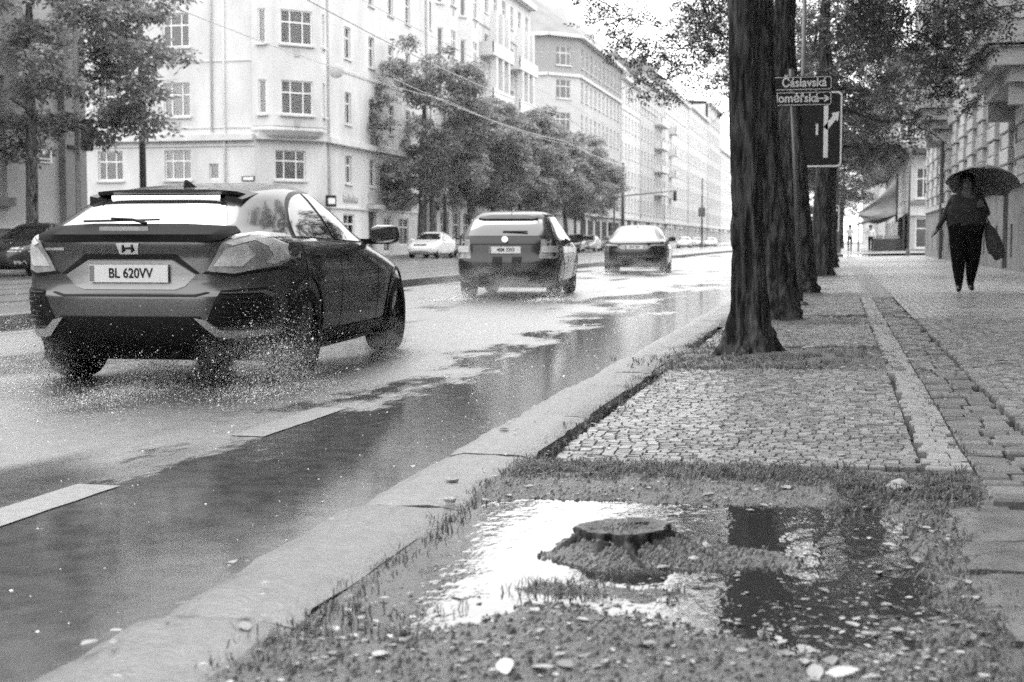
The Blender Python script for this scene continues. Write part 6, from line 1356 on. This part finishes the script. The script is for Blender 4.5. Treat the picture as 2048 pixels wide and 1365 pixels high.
# ---- market stall and tarpaulin by the shop house
ms = empty('market_stall', (3.3, 104, .24)); tag(ms, 'dark market stall with sloping awning against the shop house', 'stall')
m_tarp = M('tarpaulin', .2, .6, .3, var=.25, scale=2, bump=.3, bscale=6); m_crate = M('crate', .3, .7, .3, var=.3)
for x, y in ((-1.0, -2), (1.1, -2), (-1.0, 6), (1.1, 6)): MB().box(x - .04, x + .04, y - .04, y + .04, 0, 1.4).build('post', m_iron, ms)
V = []; nn = 12
for i in range(nn + 1):
    t = i / nn; V += [(-1.7 + t * 3.0, -2.3, 2.05 + .75 * t - .12 * math.sin(math.pi * t)), (-1.7 + t * 3.0, 6.5, 2.05 + .75 * t - .12 * math.sin(math.pi * t))]
MB().add(V, [(2 * i, 2 * i + 2, 2 * i + 3, 2 * i + 1) for i in range(nn)]).build('awning', m_tarp, ms, smooth=True)
MB().box(-.9, 1.0, -1.7, 5.5, 0, .85).build('counter', m_iron, ms); MB().box(1.0, 1.12, -2.2, 6, 0, 2.4).build('back_panel', m_room, ms)
for i, (x, y) in enumerate(((-.5, -1.4), (.1, -1.4), (.6, -1.4), (-.5, .2), (.1, .3))): MB().box(x - .22, x + .22, y - .2, y + .2, .86, 1.1).build('goods_box', m_crate, ms)
tp = empty('hanging_tarpaulin', (2.6, 106, 2.6)); tag(tp, 'grey tarpaulin sagging in folds from the shop house wall', 'tarpaulin'); V = []; a_, b_ = 16, 12
for j in range(b_ + 1):
    for i in range(a_ + 1):
        s_, t = i / a_, j / b_; V.append((-1.2 + 2.6 * s_, 1.2 * t + .25 * math.sin(9 * t + 4 * s_), .1 + (.3 + 2.6 * s_) * t * .95 - .5 * math.sin(math.pi * s_) * (1 - t * .6) + .06 * math.sin(14 * t - 5 * s_)))
MB().add(V, [(j * (a_ + 1) + i, j * (a_ + 1) + i + 1, (j + 1) * (a_ + 1) + i + 1, (j + 1) * (a_ + 1) + i) for j in range(b_) for i in range(a_)]).build('cloth', m_tarp, tp, smooth=True)
MB().tube([(1.45, .6, -.3), (1.45, .6, 3.2)], .09, 8).build('beam', m_iron, tp); MB().tube([(-1.2, 0, -2.4), (-1.2, 0, .2)], .05, 8).build('prop', m_steel, tp)
# ================================================================== SPRAY AND AIR
m_drop = M('water_drop', .8, .15, .6, var=.05)
rd_ = np.random.default_rng(99)
def spray(name, label, loc, rz, jets):
    P = []; S = []
    for (o, n, vb, vl, vu, tm, sz) in jets:
        t = rd_.uniform(0, 1, n) ** .8 * tm; v = np.column_stack([rd_.normal(vl[0], vl[1], n), -np.abs(rd_.normal(vb[0], vb[1], n)), np.abs(rd_.normal(vu[0], vu[1], n))])
        p = np.array(o) + np.column_stack([rd_.normal(0, .07, n), rd_.normal(0, .1, n), np.abs(rd_.normal(0, .03, n))]) + v * t[:, None]; p[:, 2] -= 4.9 * t ** 2; p[:, 2] = np.where(p[:, 2] < .004, rd_.uniform(.004, .02, n), p[:, 2]); P.append(p); S.append(np.exp(rd_.normal(math.log(sz), .45, n)))
    P = np.concatenate(P); S = np.concatenate(S); n = len(P); base_ = np.array([(1, 0, 0), (-1, 0, 0), (0, 1, 0), (0, -1, 0), (0, 0, 1), (0, 0, -1)], float); fc_ = np.array([(0, 2, 4), (2, 1, 4), (1, 3, 4), (3, 0, 4), (2, 0, 5), (1, 2, 5), (3, 1, 5), (0, 3, 5)])
    V = (P[:, None, :] + base_[None] * S[:, None, None] * rd_.uniform(.7, 1.3, (n, 1, 3))).reshape(-1, 3); F = (fc_[None] + (np.arange(n) * 6)[:, None, None]).reshape(-1, 3)
    me = fast_mesh(name, V, F, m_drop); me.polygons.foreach_set('use_smooth', [True] * len(me.polygons)); o = link(name, me, None, loc, (0, 0, rz)); tag(o, label, 'spray', kind='stuff')
J = []
for sx in (-1, 1):
    J += [((sx * .78, -.25, .02), 9000, (1.8, 1.0), (sx * .25, .55), (1.6, .8), .45, .0021), ((sx * .8, -.1, .02), 3500, (1.0, .6), (sx * .9, .45), (.6, .35), .3, .0016), ((sx * .8, 2.6, .02), 3500, (2.0, 1.0), (sx * .6, .4), (.6, .3), .35, .0016)]
J.append(((0, -.3, .05), 7000, (1.6, .9), (0, .55), (1.1, .6), .45, .0019)); J.append(((0, -.9, .0), 5000, (2.8, 1.2), (0, .7), (.4, .25), .5, .0014))
spray('spray_drops', 'water drops thrown up round the wheels of the silver hatchback', (-4.408, 9.073, 0), R(4.5), J)
J2 = [((sx * .72, -.2, .02), 1600, (2.5, 1.4), (sx * .2, .5), (.9, .5), .5, .005) for sx in (-1, 1)]
spray('spray_drops', 'fine water drops behind the wheels of the dark estate', (-5.365, 23.4, 0), R(4.8), J2); spray('spray_drops', 'fine water drops behind the wheels of the fastback', (-5.797, 41.7, 0), R(4.4), J2)
n = 1500; PX = rd_.uniform(-6.5, -1.55, n); PY = 3 + 13 * rd_.uniform(0, 1, n); SS = np.exp(rd_.normal(math.log(.00075), .5, n)) * (1 + PY * .1)
base_ = np.array([(1, 0, 0), (-1, 0, 0), (0, 1, 0), (0, -1, 0), (0, 0, 1), (0, 0, -.2)], float); fc_ = np.array([(0, 2, 4), (2, 1, 4), (1, 3, 4), (3, 0, 4)])
VS = (np.column_stack([PX, PY, np.full(n, .001)])[:, None, :] + base_[None] * SS[:, None, None] * np.array([2.2, 2.2, 1.0])).reshape(-1, 3); FS = (fc_[None] + (np.arange(n) * 6)[:, None, None]).reshape(-1, 3)
tag(link('rain_splashes', fast_mesh('rain_splashes', VS, FS, m_drop)), 'tiny rain splashes dotted over the wet road', 'splashes', kind='stuff')
def mist_mat(name, dens):
    m = bpy.data.materials.new(name); m.use_nodes = True; t = m.node_tree; N = t.nodes; L = t.links; N.clear(); o = N.new('ShaderNodeOutputMaterial'); pv = N.new('ShaderNodeVolumePrincipled'); pv.inputs['Color'].default_value = (.95, .95, .95, 1)
    tc = N.new('ShaderNodeTexCoord'); g_ = N.new('ShaderNodeTexGradient'); g_.gradient_type = 'SPHERICAL'; L.new(tc.outputs['Object'], g_.inputs['Vector']); nz = N.new('ShaderNodeTexNoise'); nz.inputs['Scale'].default_value = 3.0; nz.inputs['Detail'].default_value = 3; L.new(tc.outputs['Object'], nz.inputs['Vector'])
    mr = N.new('ShaderNodeMapRange'); mr.inputs[1].default_value = .4; mr.inputs[2].default_value = .7; L.new(nz.outputs[0], mr.inputs[0]); mu = N.new('ShaderNodeMath'); mu.operation = 'MULTIPLY'; L.new(g_.outputs['Fac'], mu.inputs[0]); L.new(mr.outputs[0], mu.inputs[1]); m2 = N.new('ShaderNodeMath'); m2.operation = 'MULTIPLY'; m2.inputs[1].default_value = dens; L.new(mu.outputs[0], m2.inputs[0]); L.new(m2.outputs[0], pv.inputs['Density']); L.new(pv.outputs[0], o.inputs['Volume']); return m
def mist(label, base_loc, rz, local, size, dens):
    c_, s_ = math.cos(rz), math.sin(rz); bm = bmesh.new(); bmesh.ops.create_icosphere(bm, subdivisions=3, radius=1); me = bpy.data.meshes.new('spray_mist'); bm.to_mesh(me); bm.free(); me.materials.append(mist_mat('mist', dens))
    o = link('spray_mist', me, None, (base_loc[0] + c_ * local[0] - s_ * local[1], base_loc[1] + s_ * local[0] + c_ * local[1], local[2]), (0, 0, rz)); o.scale = size; tag(o, label, 'mist', kind='stuff')
mist('fine mist behind the right rear wheel of the silver hatchback', (-4.408, 9.073), R(4.5), (.85, -.75, .2), (.45, 1.0, .3), .9); mist('fine mist behind the left rear wheel of the silver hatchback', (-4.408, 9.073), R(4.5), (-.95, -.8, .2), (.6, 1.2, .35), 1.4)
mist('fine mist beside the right front wheel of the silver hatchback', (-4.408, 9.073), R(4.5), (1.0, 1.6, .14), (.35, 1.0, .24), 1.4)
mist('low mist trailing behind the dark estate', (-5.365, 23.4), R(4.8), (0, -1.2, .2), (1.4, 1.8, .45), 1.0); mist('low mist trailing behind the fastback', (-5.797, 41.7), R(4.4), (0, -1.0, .2), (1.5, 2.0, .45), .9)
# ---- hazy rain air
hz = MB().box(-140, 70, -60, 640, -1.2, 48).build('haze', bpy.data.materials.new('haze_air')); hm = hz.data.materials[0]; hm.use_nodes = True; hn = hm.node_tree; hn.nodes.clear(); ho = hn.nodes.new('ShaderNodeOutputMaterial'); hv = hn.nodes.new('ShaderNodeVolumePrincipled')
hv.inputs['Color'].default_value = (.97, .97, .97, 1); hv.inputs['Density'].default_value = .0002; hv.inputs['Anisotropy'].default_value = .2; hn.links.new(hv.outputs[0], ho.inputs['Volume']); tag(hz, 'pale rain haze filling the street', 'haze', kind='stuff')
